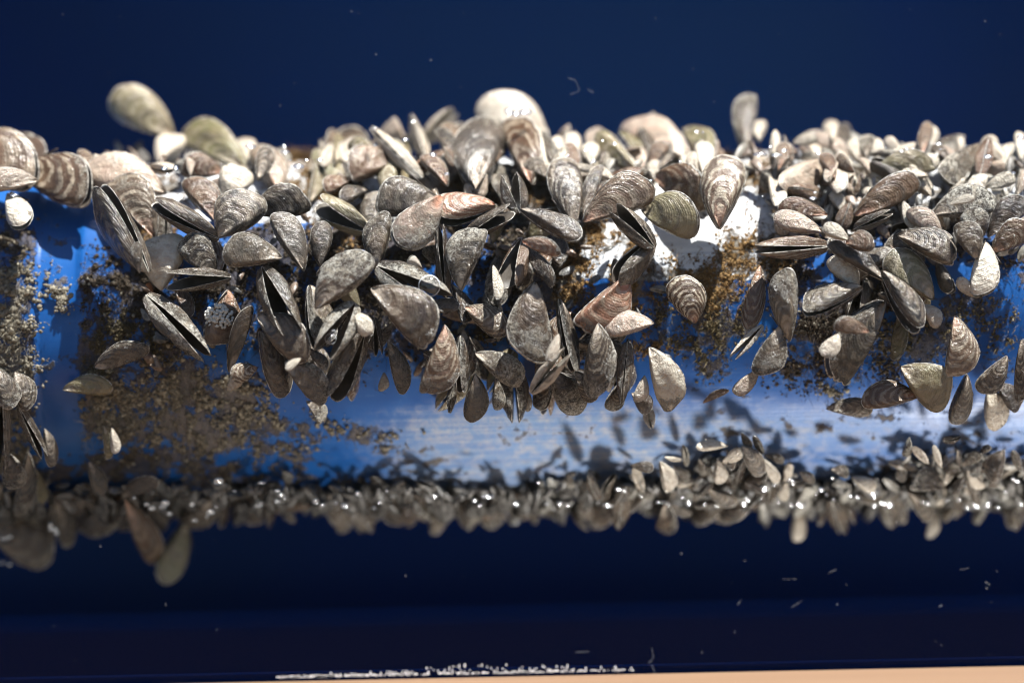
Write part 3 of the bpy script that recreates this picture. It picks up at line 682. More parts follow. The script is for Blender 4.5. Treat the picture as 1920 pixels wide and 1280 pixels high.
# beak x, y, far end x, y, breadth (photo pixels), roll, gape (degrees), layer, look | label
LISTED = '''
-70 300 62 322 90 0 6 2 b|brown ridged mussel cut by the left edge of the picture, above the round striped one
66 338 -40 348 46 180 4 3 k|pinkish cream mussel at the left edge, lying over the round striped one
-20 285 85 305 60 0 0 0 b|blurred brown mussel at the left edge, rearmost above the round striped one
46 320 163 364 108 10 0 1 z|large round striped mussel left of the bare blue band's top
20 368 42 422 52 0 8 2 p|small pale translucent mussel hanging under the cream one at the left edge
322 254 210 188 72 170 0 0 o|blurred olive and cream mussel standing clear of the pipe against the blue, upper left
300 305 338 258 52 0 0 0 p|blurred white mussel at the foot of the olive one that stands clear
306 360 162 322 86 190 0 1 k|large pale domed mussel with dark patch on its end, at the pipe's top left
457 312 350 248 72 175 0 0 o|olive and pink blurred mussel on top of the left cluster
414 322 344 308 52 180 0 1 b|small grey brown mussel under the olive and pink one
474 312 455 262 48 0 0 0 p|pale mussel with a bright glint on the upper edge, left cluster
288 440 212 345 76 170 0 1 z|brown banded mussel behind the long gaping dark one at the left
274 504 184 362 78 300 12 3 g|long dark grey gaping mussel hanging at the left end of the cluster
406 444 293 378 58 245 13 3 g|gaping grey mussel with a pale upper valve, left cluster
408 418 352 340 68 170 0 2 b|brown mussel with a white beak, above the gaping grey one
420 378 462 320 62 0 0 1 p|pale cream mussel behind the dark glossy ones, left cluster
412 442 486 372 66 10 0 3 d|dark glossy mussel with brown lines, right of the gaping grey one
522 358 480 280 66 180 0 0 z|red brown banded mussel beside the bare golden gap on the pipe's top
478 398 575 378 60 20 4 2 d|dark mussel with a fine double lip, below the banded one by the golden gap
568 503 518 404 62 170 8 3 d|purplish dark mussel with slightly parted lips and orange beak
600 495 606 420 46 20 0 2 d|small dark brown mussel right of the purplish one with orange beak
688 432 598 380 64 250 26 2 o|gaping cream and olive mussel with yellow inside, below the golden gap
692 322 628 280 64 170 0 0 p|round whitish blurred mussel right of the golden gap
692 284 654 270 32 180 0 2 o|small olive mussel sitting on the round whitish one
738 302 658 322 66 190 0 1 b|grey brown mussel with a dark patch, below the upright pale blade
656 338 608 350 36 180 0 1 b|small brown mussel at the right foot of the golden gap
788 330 702 244 40 265 4 2 p|upright pale blade-like mussel seen edge on with a bubble at its tip
762 266 734 226 46 0 0 0 k|pale pink blurred mussel behind the upright blade
797 288 771 230 32 90 3 1 p|slender pale mussel on edge with a bright bubble on top
798 264 852 210 46 260 16 0 p|pale gaping mussel on the skyline, left of the big white dome
837 347 794 294 42 180 0 2 b|orange brown mussel between the upright blade and the big grey one
850 332 868 238 62 0 0 0 g|grey mussel with brown lower half, behind the big grey purple one
892 352 922 226 78 0 0 2 g|big grey purple mussel standing upright under the white dome
1022 268 902 198 88 180 0 0 p|large whitish domed mussel, highest on the middle skyline
997 340 958 230 64 170 3 2 b|dark brown upright mussel with crusty top, right of the big grey purple one
814 374 710 382 88 180 3 2 d|large dark mussel with silty rim, behind the one with the orange beak patch
822 374 750 452 80 0 0 4 S|silt coated mussel with orange red beak in the upper middle
924 390 820 402 72 200 18 3 r|reddish beaked silty mussel gaping to the left, upper middle
706 505 716 402 50 0 0 3 s|slim ridged pale grey mussel with its beak down, beside the golden gap
684 358 640 374 34 180 0 1 g|small bluish grey mussel in the shade right of the golden gap
974 397 954 332 54 280 24 3 g|small triangular mussel gaping black, centre top
980 396 1087 440 54 335 3 4 d|long dark mussel pointing right, centre top
872 442 958 392 50 290 20 3 d|frayed dark gaping mussel left of the small triangular one
867 540 902 434 66 0 0 4 g|upright grey mussel with faint rays, middle of the cluster
836 552 828 428 40 265 11 3 s|slim upright mussel slightly open, left of the grey rayed one
1076 420 1060 302 78 10 0 2 g|large upright grey brown mussel with yellowish silt, right of centre top
1094 407 1126 314 36 10 0 2 d|small dark spoon-shaped mussel right of the large upright grey brown one
1098 412 1218 350 78 15 5 3 b|brown mussel with silt patches and a double lip, right of the spoon-shaped one
1224 462 1153 395 52 290 20 4 g|triangular gaping mussel below the brown double-lipped one
1210 388 1304 430 90 10 3 2 o|big olive grey mussel with clean edge above the white scale
1234 332 1320 376 72 10 3 1 b|orange brown mussel behind the big olive grey one
1202 328 1128 300 58 180 0 0 p|pale greenish blurred mussel on top, left of the pink ribbed one
1322 388 1322 290 28 80 0 0 o|slender green mussel on edge left of the finely banded one
1350 422 1376 300 76 0 0 3 z|upright mussel with fine red brown bands, above the white scale
1292 298 1180 234 68 180 0 0 k|large pink cream ribbed mussel on the right skyline
1290 246 1332 294 38 20 3 0 o|dark olive mussel propped against the pink ribbed one
1400 282 1404 182 50 30 6 0 s|tall pale mussel clump standing up highest on the right skyline
1216 312 1246 268 32 0 0 1 b|small brown mussel under the pink ribbed one
1592 292 1526 254 32 180 0 0 k|tan mussel lying on the right skyline beside a white spike
1632 332 1748 312 48 10 0 1 o|long arched olive grey mussel at the upper right
1832 276 1772 334 58 0 0 1 s|round silty mussel near the right skyline
1606 400 1718 340 64 15 0 2 b|dark brown mussel with pale far valve, upper right cluster
1752 402 1864 380 76 10 0 2 s|big silty mussel carrying a small pale one, upper right
1780 384 1826 371 17 0 0 6 p|small pale mussel stuck on the big silty one, upper right
1538 304 1468 348 48 0 0 1 k|purplish grey mussel in the right cluster behind the small ones
1548 308 1576 358 40 0 0 1 p|pale grey mussel right of the purplish one, upper right
1444 334 1460 382 26 0 0 1 p|small tan mussel at the left end of the right cluster
1548 402 1462 388 42 180 0 2 b|brown orange mussel above the wide gaping one, right cluster
1538 434 1456 408 44 180 0 3 k|cream and orange mussel just above the wide gaping one
1590 450 1545 428 26 180 0 5 p|white oval mussel beside the beak of the wide gaping one
1604 428 1668 398 28 280 14 3 d|thin broken dark shell on top of the right cluster
1764 442 1704 396 44 180 0 2 k|striped tan mussel right of the broken dark shell
1688 444 1788 482 58 340 3 3 d|wide dark grey mussel right of the ridged one, beside a bright silty lump
1832 484 1806 418 50 180 0 4 s|bright silty mussel at the end of the wide dark grey one
1842 442 1815 394 46 180 0 3 s|pale silty mussel below the big one carrying a small one
1856 442 1930 384 52 20 5 2 d|dark mussel cut by the right edge, upper of two
1862 470 1935 425 50 20 3 3 b|brown mussel cut by the right edge, lower of two
1850 352 1902 334 30 0 0 2 p|slender white mussel near the right edge
1549 462 1422 466 62 260 9 4 b|wide brown mussel gaping along its length, left side of right cluster
1652 522 1558 452 48 190 0 4 d|long dark ridged mussel slanting down right, right cluster
1588 456 1637 458 32 0 0 5 b|broken brown shell flake above the long ridged mussel
1608 537 1556 488 44 180 0 3 p|pale grey mussel under the long ridged one
1612 542 1510 578 58 215 10 4 s|silty mussel slightly open, under the pale grey one
1481 634 1474 508 66 0 3 4 s|pale silt covered mussel pointing straight down, right of the brown oval one
1426 504 1404 612 46 20 0 2 b|brown oval mussel left of the pale downward-pointing one
1746 558 1662 486 62 180 0 2 o|greenish mussel with cream bands behind the dark open pair
1654 514 1724 612 62 335 26 4 d|dark brown mussel with its second valve raised, right cluster
1734 572 1758 612 32 0 0 2 p|small pale purple mussel under the dark open one
1652 570 1566 706 88 150 18 3 g|large silty mussel with crescent far valve, lower right cluster
1626 620 1568 606 34 180 0 6 b|small brown mussel riding on the large silty crescent-valved one
1571 628 1544 666 32 0 0 5 p|small cream mussel on the left side of the large crescent-valved one
1790 596 1784 702 60 0 0 3 z|white and brown striped mussel hanging at the lower right
1694 690 1772 756 70 10 0 3 o|olive grey mussel with orange near its beak, lower right
1812 705 1790 792 42 0 0 2 g|dark silty mussel behind the olive one, lower right
1719 744 1620 752 62 190 0 3 b|dark brown mussel with orange beak lying on its side, lower right
1886 670 1838 732 44 0 0 2 g|bluish grey mussel alone near the right edge
1854 730 1868 802 38 0 0 1 p|translucent pale blue mussel low at the right edge
1918 640 1910 748 38 20 0 2 g|grey mussel cut by the right edge at mid height
1870 720 1908 766 32 0 0 1 d|small dark grey mussel between the two at the right edge
1850 460 1834 552 66 20 6 3 p|bright white crusted mussel alone at the right
1830 556 1798 524 26 0 0 3 p|white shell fragment at the foot of the bright crusted mussel
1553 766 1632 770 34 0 0 1 g|dark grey mussel lowest in the right cluster
978 450 954 538 62 300 40 3 b|burst open mussel with orange brown inside, centre
984 452 1048 474 38 20 4 5 r|reddish ridged half shell spreading right from the burst mussel
986 466 1036 532 34 20 6 3 d|dark half shell spreading down from the burst mussel
926 500 936 558 22 10 0 3 p|bluish shell splinter left of the burst mussel
1224 452 1158 528 66 320 13 3 g|dark grey gaping mussel hanging over the white scale, right of centre
1172 518 1088 608 82 0 0 3 r|red brown mussel with silty lower half, right of centre
1002 536 1004 674 76 175 0 4 s|big pale silty curved mussel in the middle
1046 628 1028 676 24 0 0 6 p|small white mussel at the lower end of the big curved one
1048 566 1076 690 52 300 11 3 g|brown and silty gaping mussel right of the big curved one
1222 606 1138 614 50 195 0 3 k|cream and brown mussel lying sideways beside the blue
1122 612 1114 738 52 10 3 4 s|upright silty mussel with dark lower rim, below the cream sideways one
1176 646 1166 752 34 280 4 3 g|narrow upright mussel seen edge on, between the silty ones
1220 656 1260 762 54 0 0 3 p|pale bluish white mussel with brown beak, right end of the low row
998 734 1062 660 38 280 18 5 p|cream gaping mussel slanting up right, low in the middle
1036 698 1084 770 62 0 0 2 s|silty mussel under the cream gaping one
1080 698 1108 752 34 0 0 3 s|small silty mussel left of the upright dark-rimmed one
1208 706 1196 752 26 0 0 3 p|small pale mussel at the side of the bluish white one
1186 738 1216 772 36 0 0 2 g|small grey mussel below the narrow upright one
1214 764 1222 802 24 270 6 1 p|tiny dark and white mussel lowest in the middle row
1164 718 1146 768 34 0 0 2 g|small grey mussel under the narrow upright one, left side
1303 602 1270 522 64 170 3 2 z|dark mussel with reddish banded beak alone among gold algae
1428 612 1376 668 28 275 18 3 p|narrow cream mussel gaping like a slit, below the brown oval one
1462 614 1424 700 46 0 0 4 s|bright speckled silty mussel beside the slit-like cream one
1421 694 1378 736 30 0 0 3 k|small brown and pink mussel under the bright speckled one
1320 754 1364 732 16 20 0 1 b|thin tan mussel lying alone on the blue
524 482 422 474 64 190 0 4 s|white and brown mottled mussel sideways in the left cluster
494 505 548 618 64 285 24 4 s|pale gaping mussel with a black slit, left of centre
596 574 692 484 74 10 0 5 s|large pale grey silty mussel slanting up right, left of centre
580 540 604 646 62 330 9 3 s|silty mussel with dark open rim under the large slanting one
594 516 630 492 22 0 0 3 g|small grey mussel tucked above the large slanting one
664 572 608 660 60 275 28 5 s|gaping silty mussel holding a small round bubble
668 588 688 628 32 0 0 5 p|small cream mussel at the shoulder of the bubble-holding one
712 502 834 566 62 255 24 4 s|gaping mussel with a large clear bubble at its lip
790 502 768 484 28 0 0 4 p|small pale lump-like mussel above the large clear bubble
702 544 806 634 86 10 0 5 s|large brown and silty fan-shaped mussel in the middle left
778 582 858 570 34 340 0 2 d|dark mussel in the shade under the bubble-lipped one
876 578 950 622 48 10 0 2 z|small dark mussel with pale wavy bands, alone on blue in the middle
832 614 798 732 64 10 0 4 z|mussel with bold white and brown zigzag stripes, low in the middle
864 634 868 732 40 300 11 3 g|narrow gaping mussel right of the zigzag striped one
896 664 976 714 54 10 0 3 s|pale brown silty mussel pointing left, low in the middle
728 644 756 734 44 0 0 3 s|slim silty mussel left of the zigzag striped one
702 598 710 664 30 270 18 3 d|narrow dark gaping mussel under the fan-shaped one
488 596 572 668 58 15 3 4 g|dark silty mussel under the pale gaping one, left of centre
488 626 528 740 56 0 0 3 g|brown grey mussel hanging lowest in the left cluster
538 680 608 748 54 20 4 4 s|speckled silty mussel right of the brown grey hanging one
576 654 612 690 26 0 0 4 g|small smooth grey oval mussel among the left cluster's lower ones
562 672 538 692 18 180 0 6 p|tiny white mussel on the speckled silty one
680 630 624 744 70 230 20 4 g|large gaping mussel with pale right valve, lower left of centre
720 700 716 732 19 0 0 1 p|tiny rainbow tinted mussel alone between the low ones
890 704 884 788 48 0 0 3 s|pale silty mussel at the low edge of the middle row
852 714 844 772 22 280 4 2 g|thin mussel on edge left of the pale low one
930 712 936 766 26 0 0 2 s|small silty mussel under the pale brown one pointing left
986 730 990 770 16 0 0 1 p|tiny white mussel low on the blue in the middle
576 754 602 790 30 0 0 1 s|small pale mussel lying alone on the mud, lower left of centre
302 540 322 442 70 5 0 1 p|smooth cream shell under the gaping grey mussel, left
404 507 342 452 68 170 0 2 g|dark silty mussel above the broken open one, left
428 520 316 526 58 255 30 3 g|broken open mussel with a jagged black mouth, left
262 510 257 456 22 0 0 5 g|tiny grey mussel on the beak of the long gaping dark one
278 558 382 666 64 275 11 3 s|large cream and brown mussel open along a long slit, left
330 540 356 592 30 0 0 1 b|small brown mussel behind the long slit-open one
426 548 400 642 60 0 0 2 b|brown mussel with a white crust patch, left
430 692 468 578 42 10 0 3 g|slim bluish grey mussel right of the one with a crust patch
480 690 436 706 38 180 0 3 z|small striped mussel at the foot of the left cluster
430 732 452 710 24 0 0 2 p|small pale lump mussel below the small striped one
182 684 271 650 50 20 0 1 s|grey mussel with cream beak lying alone on mud, left
123 728 208 726 44 20 0 0 o|thin tan shell flake below the lone grey mussel, left
194 800 204 858 20 0 0 1 o|small tan mussel on the lower left mud, left of a pair
210 804 218 848 20 0 0 1 p|small pale mussel on the lower left mud, right of a pair
168 868 192 924 30 0 0 1 g|grey mussel at the lower end of the mud beside the bare band
38 768 82 852 38 290 14 2 s|cream silty gaping mussel at the left edge below the band's mud
4 738 4 878 34 280 14 2 g|dark gaping mussel cut by the left edge, lower left
14 852 26 914 48 0 0 2 s|silty tan mussel cut by the left edge below the gaping ones
52 852 36 962 44 0 0 1 g|grey mussel hanging at the lower left corner of the pipe
66 880 78 942 24 0 0 0 o|small olive mussel hanging beside the bare band's foot
-20 985 92 1040 86 0 3 0 g|big dark blurred mussel hanging lowest at the left edge
102 938 126 1022 38 0 0 0 g|blurred grey mussel hanging right of the big dark one at lower left
232 938 146 988 52 0 0 0 g|blurred dark mussel under the bare band's right side
236 938 288 1048 54 0 0 1 b|blurred brown mussel hanging with a glint, lower left
348 978 308 1086 56 0 0 0 o|olive blurred mussel hanging lowest of all below the pipe
232 926 294 902 24 20 5 1 g|blurred narrow mussel on edge at the lower left rim
400 930 350 985 50 0 0 0 g|blurred grey mussel right of the lowest hanging olive one
1362 836 1308 838 24 200 6 2 p|pale gaping mussel at the top of the lower cluster
1238 868 1256 918 32 0 0 2 p|cream mussel on the left slope of the lower cluster
1346 862 1352 904 28 0 0 2 p|cream teardrop mussel below the pale gaping one, lower cluster
1392 838 1428 888 34 0 6 2 g|grey gaping mussel at the right shoulder of the lower cluster
1768 914 1712 910 44 180 0 2 g|big grey mussel in the lower right corner cluster
1882 846 1858 898 34 170 8 2 d|dark mussel with a bright rim, lower right corner cluster
1496 950 1494 1012 28 0 0 0 p|cream mussel hanging below the lower right rim
1752 960 1742 1006 28 0 0 0 p|pale mussel hanging lowest at the lower right
-12 690 22 762 46 0 3 2 g|grey mussel cut by the left edge just above the dark gaping one
30 700 52 764 34 20 3 1 s|silty mussel half sunk in the mud left of the bare band
84 806 96 872 28 0 0 1 g|small grey mussel at the edge of the mud left of the bare band
'''
for ln in LISTED.strip().split('\n'):
    nums, lab = ln.split('|')
    f = nums.split()
    a = [float(v) for v in f[:8]]
    mussel(a[0], a[1], a[2], a[3], a[4], a[5] + random.uniform(-14, 14), max(a[6], random.choice((0, 2, 3, 5))), a[7], f[8], lab.strip())

def zone(x, names):
    for lim, nm in names:
        if x < lim:
            return nm
    return names[-1][1]
LOWZ = ((180, 'in the lower left corner'), (420, 'below the mud beside the bare band'), (760, 'below the blue underside\'s left half'), (1010, 'below the middle, left of the lower clusters'),
        (1200, 'at the left foot of the lower cluster'), (1480, 'under the peak of the lower cluster'), (1680, 'between the two lower clusters'), (2000, 'under the cluster in the lower right corner'))
UPZ = ((200, 'at the far left'), (560, 'on the left cluster'), (760, 'right of the golden gap'), (1000, 'around the big white dome'), (1180, 'between white dome and pink ribbed mussel'), (1360, 'around the pink ribbed mussel'),
       (1480, 'at the tall pale clump'), (1640, 'around the tan skyline mussel'), (1790, 'above the long arched olive mussel'), (2000, 'at the right end of the skyline'))
# small ones that stand out, by hand, then the crowd along both edges
G_LOW = ('small mussel packed in the dense lower cluster', 'small mussels of the lower cluster')
for (a, b, c, d, w) in ((1288, 872, 1283, 838, 17), (1277, 862, 1248, 858, 16), (1356, 866, 1387, 844, 22), (1311, 860, 1328, 892, 20), (1261, 874, 1289, 900, 20), (1184, 872, 1223, 876, 20),
        (1189, 878, 1206, 922, 26), (1380, 908, 1393, 868, 22), (1414, 818, 1431, 852, 20), (1391, 812, 1409, 838, 20), (1130, 938, 1146, 898, 24), (1066, 888, 1073, 914, 18), (1120, 934, 1103, 888, 24),
        (1697, 854, 1706, 826, 22), (1713, 838, 1741, 868, 21), (1751, 836, 1764, 874, 20), (1769, 826, 1799, 820, 22), (1795, 844, 1799, 894, 17), (1807, 870, 1837, 853, 22), (1668, 866, 1723, 880, 21),
        (1814, 880, 1843, 914, 20), (1900, 845, 1915, 880, 20), (1838, 850, 1858, 838, 18), (1775, 888, 1790, 870, 22), (1430, 862, 1455, 905, 24), (1470, 905, 1480, 870, 18), (1335, 905, 1310, 930, 20), (1500, 885, 1525, 905, 22), (1560, 880, 1590, 890, 22), (1600, 895, 1640, 915, 26)):
    small(a, b, c, d, w, random.choice((0, 180, 20, 250, 290)), random.choice((1, 2, 2)), random.choice('pssgp'), G_LOW[0] + (', left slope' if a < 1300 else ', peak' if a < 1400 else ', right shoulder' if a < 1560 else ' between the peaks' if a < 1660 else ' at the lower right corner'), G_LOW[1])
G_UP = ('small mussel standing out on the upper edge', 'small mussels of the upper right edge')
for (a, b, c, d, w, s) in ((1562, 264, 1563, 228, 22, 'p'), (1725, 284, 1745, 238, 30, 'p'), (1488, 268, 1532, 264, 24, 'p'), (1045, 300, 1042, 258, 34, 'p'), (1078, 300, 1076, 254, 32, 'p'), (1018, 308, 1020, 260, 36, 'p'),
        (1040, 330, 1060, 290, 40, 'p'), (1130, 305, 1142, 262, 30, 'g'), (1160, 300, 1152, 262, 34, 'p'), (1110, 310, 1116, 270, 32, 'p'), (1424, 262, 1430, 230, 20, 'p'), (1224, 240, 1223, 212, 16, 'p'),
        (1888, 312, 1850, 262, 30, 'p'), (1914, 300, 1910, 250, 28, 'p'), (1880, 320, 1895, 270, 26, 'p'), (1840, 300, 1862, 258, 26, 'p'), (1800, 285, 1798, 258, 20, 'p'), (1660, 300, 1640, 262, 34, 'p'), (1610, 300, 1602, 262, 24, 'p'), (1690, 290, 1665, 258, 28, 'p'), (1625, 295, 1630, 258, 30, 's'),
        (1482, 345, 1498, 318, 26, 's'), (1770, 424, 1754, 390, 22, 'p'), (1858, 398, 1872, 412, 14, 'p'), (1600, 370, 1590, 340, 22, 'k'), (1580, 400, 1560, 362, 24, 'p'), (1520, 372, 1505, 345, 26, 'g'), (1640, 300, 1690, 285, 22, 'p'), (1700, 330, 1755, 300, 30, 'p')):
    small(a, b, c, d, w, random.choice((0, 180, 15, 345)), 1, s, G_UP[0] + ' ' + zone(a, UPZ), G_UP[1])
def crowd(n, x0, x1, ya, yb, smin, smax, styles, lab, grp, down, cond=None, zones=None):
    done = 0
    while done < n:
        x = random.uniform(x0, x1)
        y = random.uniform(ya(x), yb(x))
        if cond and not cond(x, y):
            continue
        done += 1
        s = random.uniform(smin, smax)
        a = math.radians(random.gauss(90 if down else -90, 55))
        small(x, y, x + math.cos(a) * s, y + math.sin(a) * s, s * random.uniform(0.48, 0.68), random.choice((0, 180, 20, 200, 270, 300)), (0 if x < 1150 and y > 640 else random.choice((0, 1, 1, 2))), random.choice(styles), lab + (' ' + zone(x, zones) if zones else ''), grp, 0.0015)
crowd(46, 990, 1950, lambda x: 285, lambda x: 345, 34, 62, 'ppksgb', 'small mussel in the crowded top row', 'small mussels of the top row', False, lambda x, y: not (1330 < x < 1420 and y > 300), UPZ)
crowd(20, 1440, 1950, lambda x: 340, lambda x: 440, 34, 62, 'pksgbd', 'small mussel wedged into the right cluster', 'small mussels inside the right cluster', False, None, ((1560, 'above the wide gaping one'), (1720, 'around the broken dark shell'), (2000, 'by the big silty one')))
crowd(18, 600, 1000, lambda x: 290, lambda x: 330, 36, 66, 'pkgbo', 'small blurred mussel behind the bigger ones', 'small mussels of the top row', False, None, UPZ)
crowd(9, 150, 520, lambda x: 300, lambda x: 345, 36, 60, 'pkgb', 'small blurred mussel behind the bigger ones', 'small mussels of the top row', False, None, UPZ)
crowd(58, 150, 1000, lambda x: 905 if x < 520 else 922, lambda x: 945, 36, 64, 'gddgbg', 'small mussel in the bottom row', 'small mussels of the bottom row', True, None, LOWZ)
crowd(52, 1000, 1950, lambda x: 925 - 20 * min(1, (x - 1000) / 200), lambda x: 948, 34, 64, 'gddsgd', 'small mussel in the bottom row', 'small mussels of the bottom row', True, None, LOWZ)
crowd(18, 1180, 1480, lambda x: 900 - 65 * math.exp(-((x - 1390) / 110) ** 2), lambda x: 925, 26, 46, 'sgpd', *G_LOW, True, None, ((1300, 'on its left slope'), (1400, 'around its peak'), (2000, 'on its right shoulder')))
crowd(16, 1690, 1950, lambda x: 850, lambda x: 930, 28, 52, 'sgpd', *G_LOW, True, None, ((1780, 'left in the lower right corner'), (2000, 'far right in the lower right corner')))
crowd(12, -40, 120, lambda x: 900, lambda x: 960, 40, 70, 'gggb', 'blurred grey mussel crowded at the pipe foot in the lower left corner', 'mussels at the lower left corner', True)

# the finest shells, far past counting: one bed of tiny mussels filling the fringe and the gaps
MINI = []
for i in range(5):
    gp, gm = valve_geo(60 + i, 5, 11, 1), valve_geo(60 + i, 5, 11, -1)
    ga = math.radians(random.choice((2, 6, 10)))
    a, b = turned(gp[0], -ga / 2), turned(gm[0], ga / 2)
    k = len(a[0])
    MINI.append((np.array(a[0] + b[0]), a[1] + [tuple(v + k for v in f) for f in b[1]]))
BEDS = [(330, -20, 1000, 908, 948, 18, 38, True, 'gd'), (430, 1000, 1950, 896, 950, 16, 36, True, 'gddgp'), (70, 1180, 1480, 850, 920, 16, 30, True, 'gp'), (90, 1690, 1950, 850, 930, 16, 32, True, 'gp'), (150, 980, 1950, 288, 345, 18, 36, False, 'pgb'), (110, 1430, 1920, 340, 490, 18, 36, False, 'gbp'), (50, 150, 1000, 292, 340, 18, 34, False, 'pgb'), (90, 260, 1240, 400, 700, 16, 32, True, 'gb')]
BT = {'g': (0.085, 0.080, 0.076), 'd': (0.028, 0.026, 0.025), 'p': (0.30, 0.28, 0.24), 'b': (0.13, 0.075, 0.045)}
V, F, C_ = [], [], []
nv = 0
for (n_, x0, x1, y0, y1, s0, s1, dn, tones) in BEDS:
    for i in range(n_):
        x = random.uniform(x0, x1); y = random.uniform(y0, y1)
        if 60 < x < 150 and y < 900:
            continue
        if (540 < x < 640 and y < 360) or (1180 < x < 1480 and 800 < y < 900 - 70 * math.exp(-((x - 1390) / 90) ** 2)):
            continue
        s_ = random.uniform(s0, s1); a_ = math.radians(random.gauss(90 if dn else -90, 60))
        m = np.array(basis(x, y, x + math.cos(a_) * s_, y + math.sin(a_) * s_, s_ * random.uniform(0.45, 0.7), random.uniform(0, 360), 0, random.choice((0, 0, 1)), 0.001))
        v0, f0 = random.choice(MINI)
        V.append(v0 @ m[:3, :3].T + m[:3, 3]); F += [tuple(q_ + nv for q_ in f) for f in f0]; nv += len(v0)
        C_.append(np.tile(np.append(np.array(BT[random.choice(tones)]) * random.uniform(0.6, 1.3), 1), (len(v0), 1)))
g = NT('tiny_shells')
P = g.n('ShaderNodeTexCoord').outputs['Object']
nz = g.noise(P, 700, 4, 0.7)
tn = g.attr('tone', out='Color')
g.set(Base_Color=g.mix(g.step(nz, 0.40, 0.62), g.mix(0.45, tn, (0.03, 0.025, 0.02)), g.mix(0.25, tn, (0.5, 0.46, 0.4))), Roughness=0.35, Normal=g.bump(nz, 0.6, 0.0004))
o = soup('mussel_bed', np.concatenate(V), F, [g.m], None, True)
ca = o.data.attributes.new('tone', 'FLOAT_COLOR', 'POINT')
ca.data.foreach_set('color', np.concatenate(C_).astype(np.float32).ravel())
tag(o, 'mass of tiny mussels filling the fringe and gaps along the pipe', 'mussel bed', None, 'stuff')

# the lower layer: mussels wedged behind the bigger ones
MIDZ = ((480, 'in the left cluster'), (720, 'left of centre'), (900, 'in the middle'), (1120, 'right of centre'), (1330, 'above the white scale'), (1600, 'left in the right cluster'), (2000, 'near the right edge'))
REG = [(180, 700, 330, 420), (300, 720, 420, 560), (440, 740, 540, 690), (680, 1000, 330, 470), (740, 1010, 450, 640), (960, 1240, 320, 440), (1010, 1180, 560, 730), (1420, 1900, 310, 420), (1420, 1900, 320, 480), (1560, 1780, 480, 600), (780, 1160, 640, 740), (1000, 1300, 300, 390), (640, 1000, 300, 380)]
done = 0
while done < 88:
    rg = random.choice(REG)
    x, y = random.uniform(rg[0], rg[1]), random.uniform(rg[2], rg[3])
    if (540 < x < 640 and y < 360) or (1290 < x < 1330 and y > 400):
        continue
    done += 1
    s_ = random.uniform(58, 100); an_ = math.radians(random.gauss(-90 if y < 420 else random.choice((-90, 90, 90)), 45))
    sty = random.choice('ddbbggsko' if y > 380 else 'gsbkgpo')
    word = {'p': 'cream', 's': 'silty', 'g': 'grey', 'd': 'dark', 'b': 'brown', 'k': 'pinkish', 'o': 'olive'}[sty]
    mussel(x, y, x + math.cos(an_) * s_, y + math.sin(an_) * s_, s_ * random.uniform(0.48, 0.66), random.choice((0, 180, 30, 200, 270, 290, 330)), random.choice((0, 3, 6, 14)), random.choice((0, 0, 1)), sty,
           'partly hidden ' + word + ' mussel, ' + ('high' if y < 420 else 'low' if y > 570 else 'half way up') + ' behind bigger ones ' + zone(x, MIDZ), 'mussels of the lower layer', 0.004)

# white crust patch on the brown mussel
V, F = [], []
c0 = at(410, 594, 0.0145)
for i in range(150):
    a = random.uniform(0, 6.283); rr = random.random() ** 0.5
    p = np.array(c0) + np.array((math.cos(a) * rr * 0.0040, -0.0012 * (1 - rr * rr) + random.uniform(0, 0.0008), math.sin(a) * rr * 0.0034))
    k = len(V)
    V += list(ICO * rng.uniform(0.6, 1.2, (12, 1)) * 0.00055 + p); F += (ICF + k).tolist()
g = NT('white_crust'); M_CR = g.set(Base_Color=(0.50, 0.48, 0.44), Roughness=0.9)
tag(soup('crust_lump', V, F, [M_CR], None, True), 'white spongy crust lump on the brown mussel, left', 'crust')
# orange stub above the slit-open mussel
V, F = [], []
p0, p1 = at(279, 534, 0.0028), at(286, 562, 0.0055)
ax = (p1 - p0).normalized(); sd = ax.orthogonal().normalized(); s2 = ax.cross(sd)
for i, f in enumerate((0, 0.25, 0.6, 1.0)):
    for j in range(8):
        a = j / 8 * 6.283; r = (0.0010, 0.0008, 0.00075, 0.0009)[i]
        V.append(p0.lerp(p1, f) + sd * math.cos(a) * r + s2 * math.sin(a) * r)
for i in range(3):
    for j in range(8):
        F.append((i * 8 + j, i * 8 + (j + 1) % 8, i * 8 + 8 + (j + 1) % 8, i * 8 + 8 + j))
F += [tuple(range(7, -1, -1)), tuple(range(24, 32))]
g = NT('orange_stem'); M_OR = g.set(Base_Color=(0.45, 0.16, 0.05), Roughness=0.6)
tag(soup('plant_stub', V, F, [M_OR], None, True), 'short orange stub on the beak of the slit-open mussel', 'stub')

# ------------------------------------------------------------------ air bubbles
g = NT('bubble_skin')
lw = g.n('ShaderNodeLayerWeight'); lw.inputs['Blend'].default_value = 0.5
tr, gl, df, m1, m2 = g.n('ShaderNodeBsdfTransparent'), g.n('ShaderNodeBsdfGlossy'), g.n('ShaderNodeBsdfDiffuse'), g.n('ShaderNodeMixShader'), g.n('ShaderNodeMixShader')
gl.inputs['Roughness'].default_value = 0.10
df.inputs[0].default_value = (0.85, 0.88, 0.92, 1)
ring = g.math('MULTIPLY', g.step(lw.outputs['Facing'], 0.50, 0.66), g.step(lw.outputs['Facing'], 0.98, 0.80))
g.put(m1.inputs[0], g.math('ADD', 0.07, g.math('MULTIPLY', ring, 0.35))); g.put(m1.inputs[1], tr.outputs[0]); g.put(m1.inputs[2], gl.outputs[0])
g.put(m2.inputs[0], g.math('MULTIPLY', ring, 0.55)); g.put(m2.inputs[1], m1.outputs[0]); g.put(m2.inputs[2], df.outputs[0])  # white diffuse ring painted for light refracted near the bubble's rim
g.put(g.out.inputs[0], m2.outputs[0])
M_BUB = g.m
import bmesh
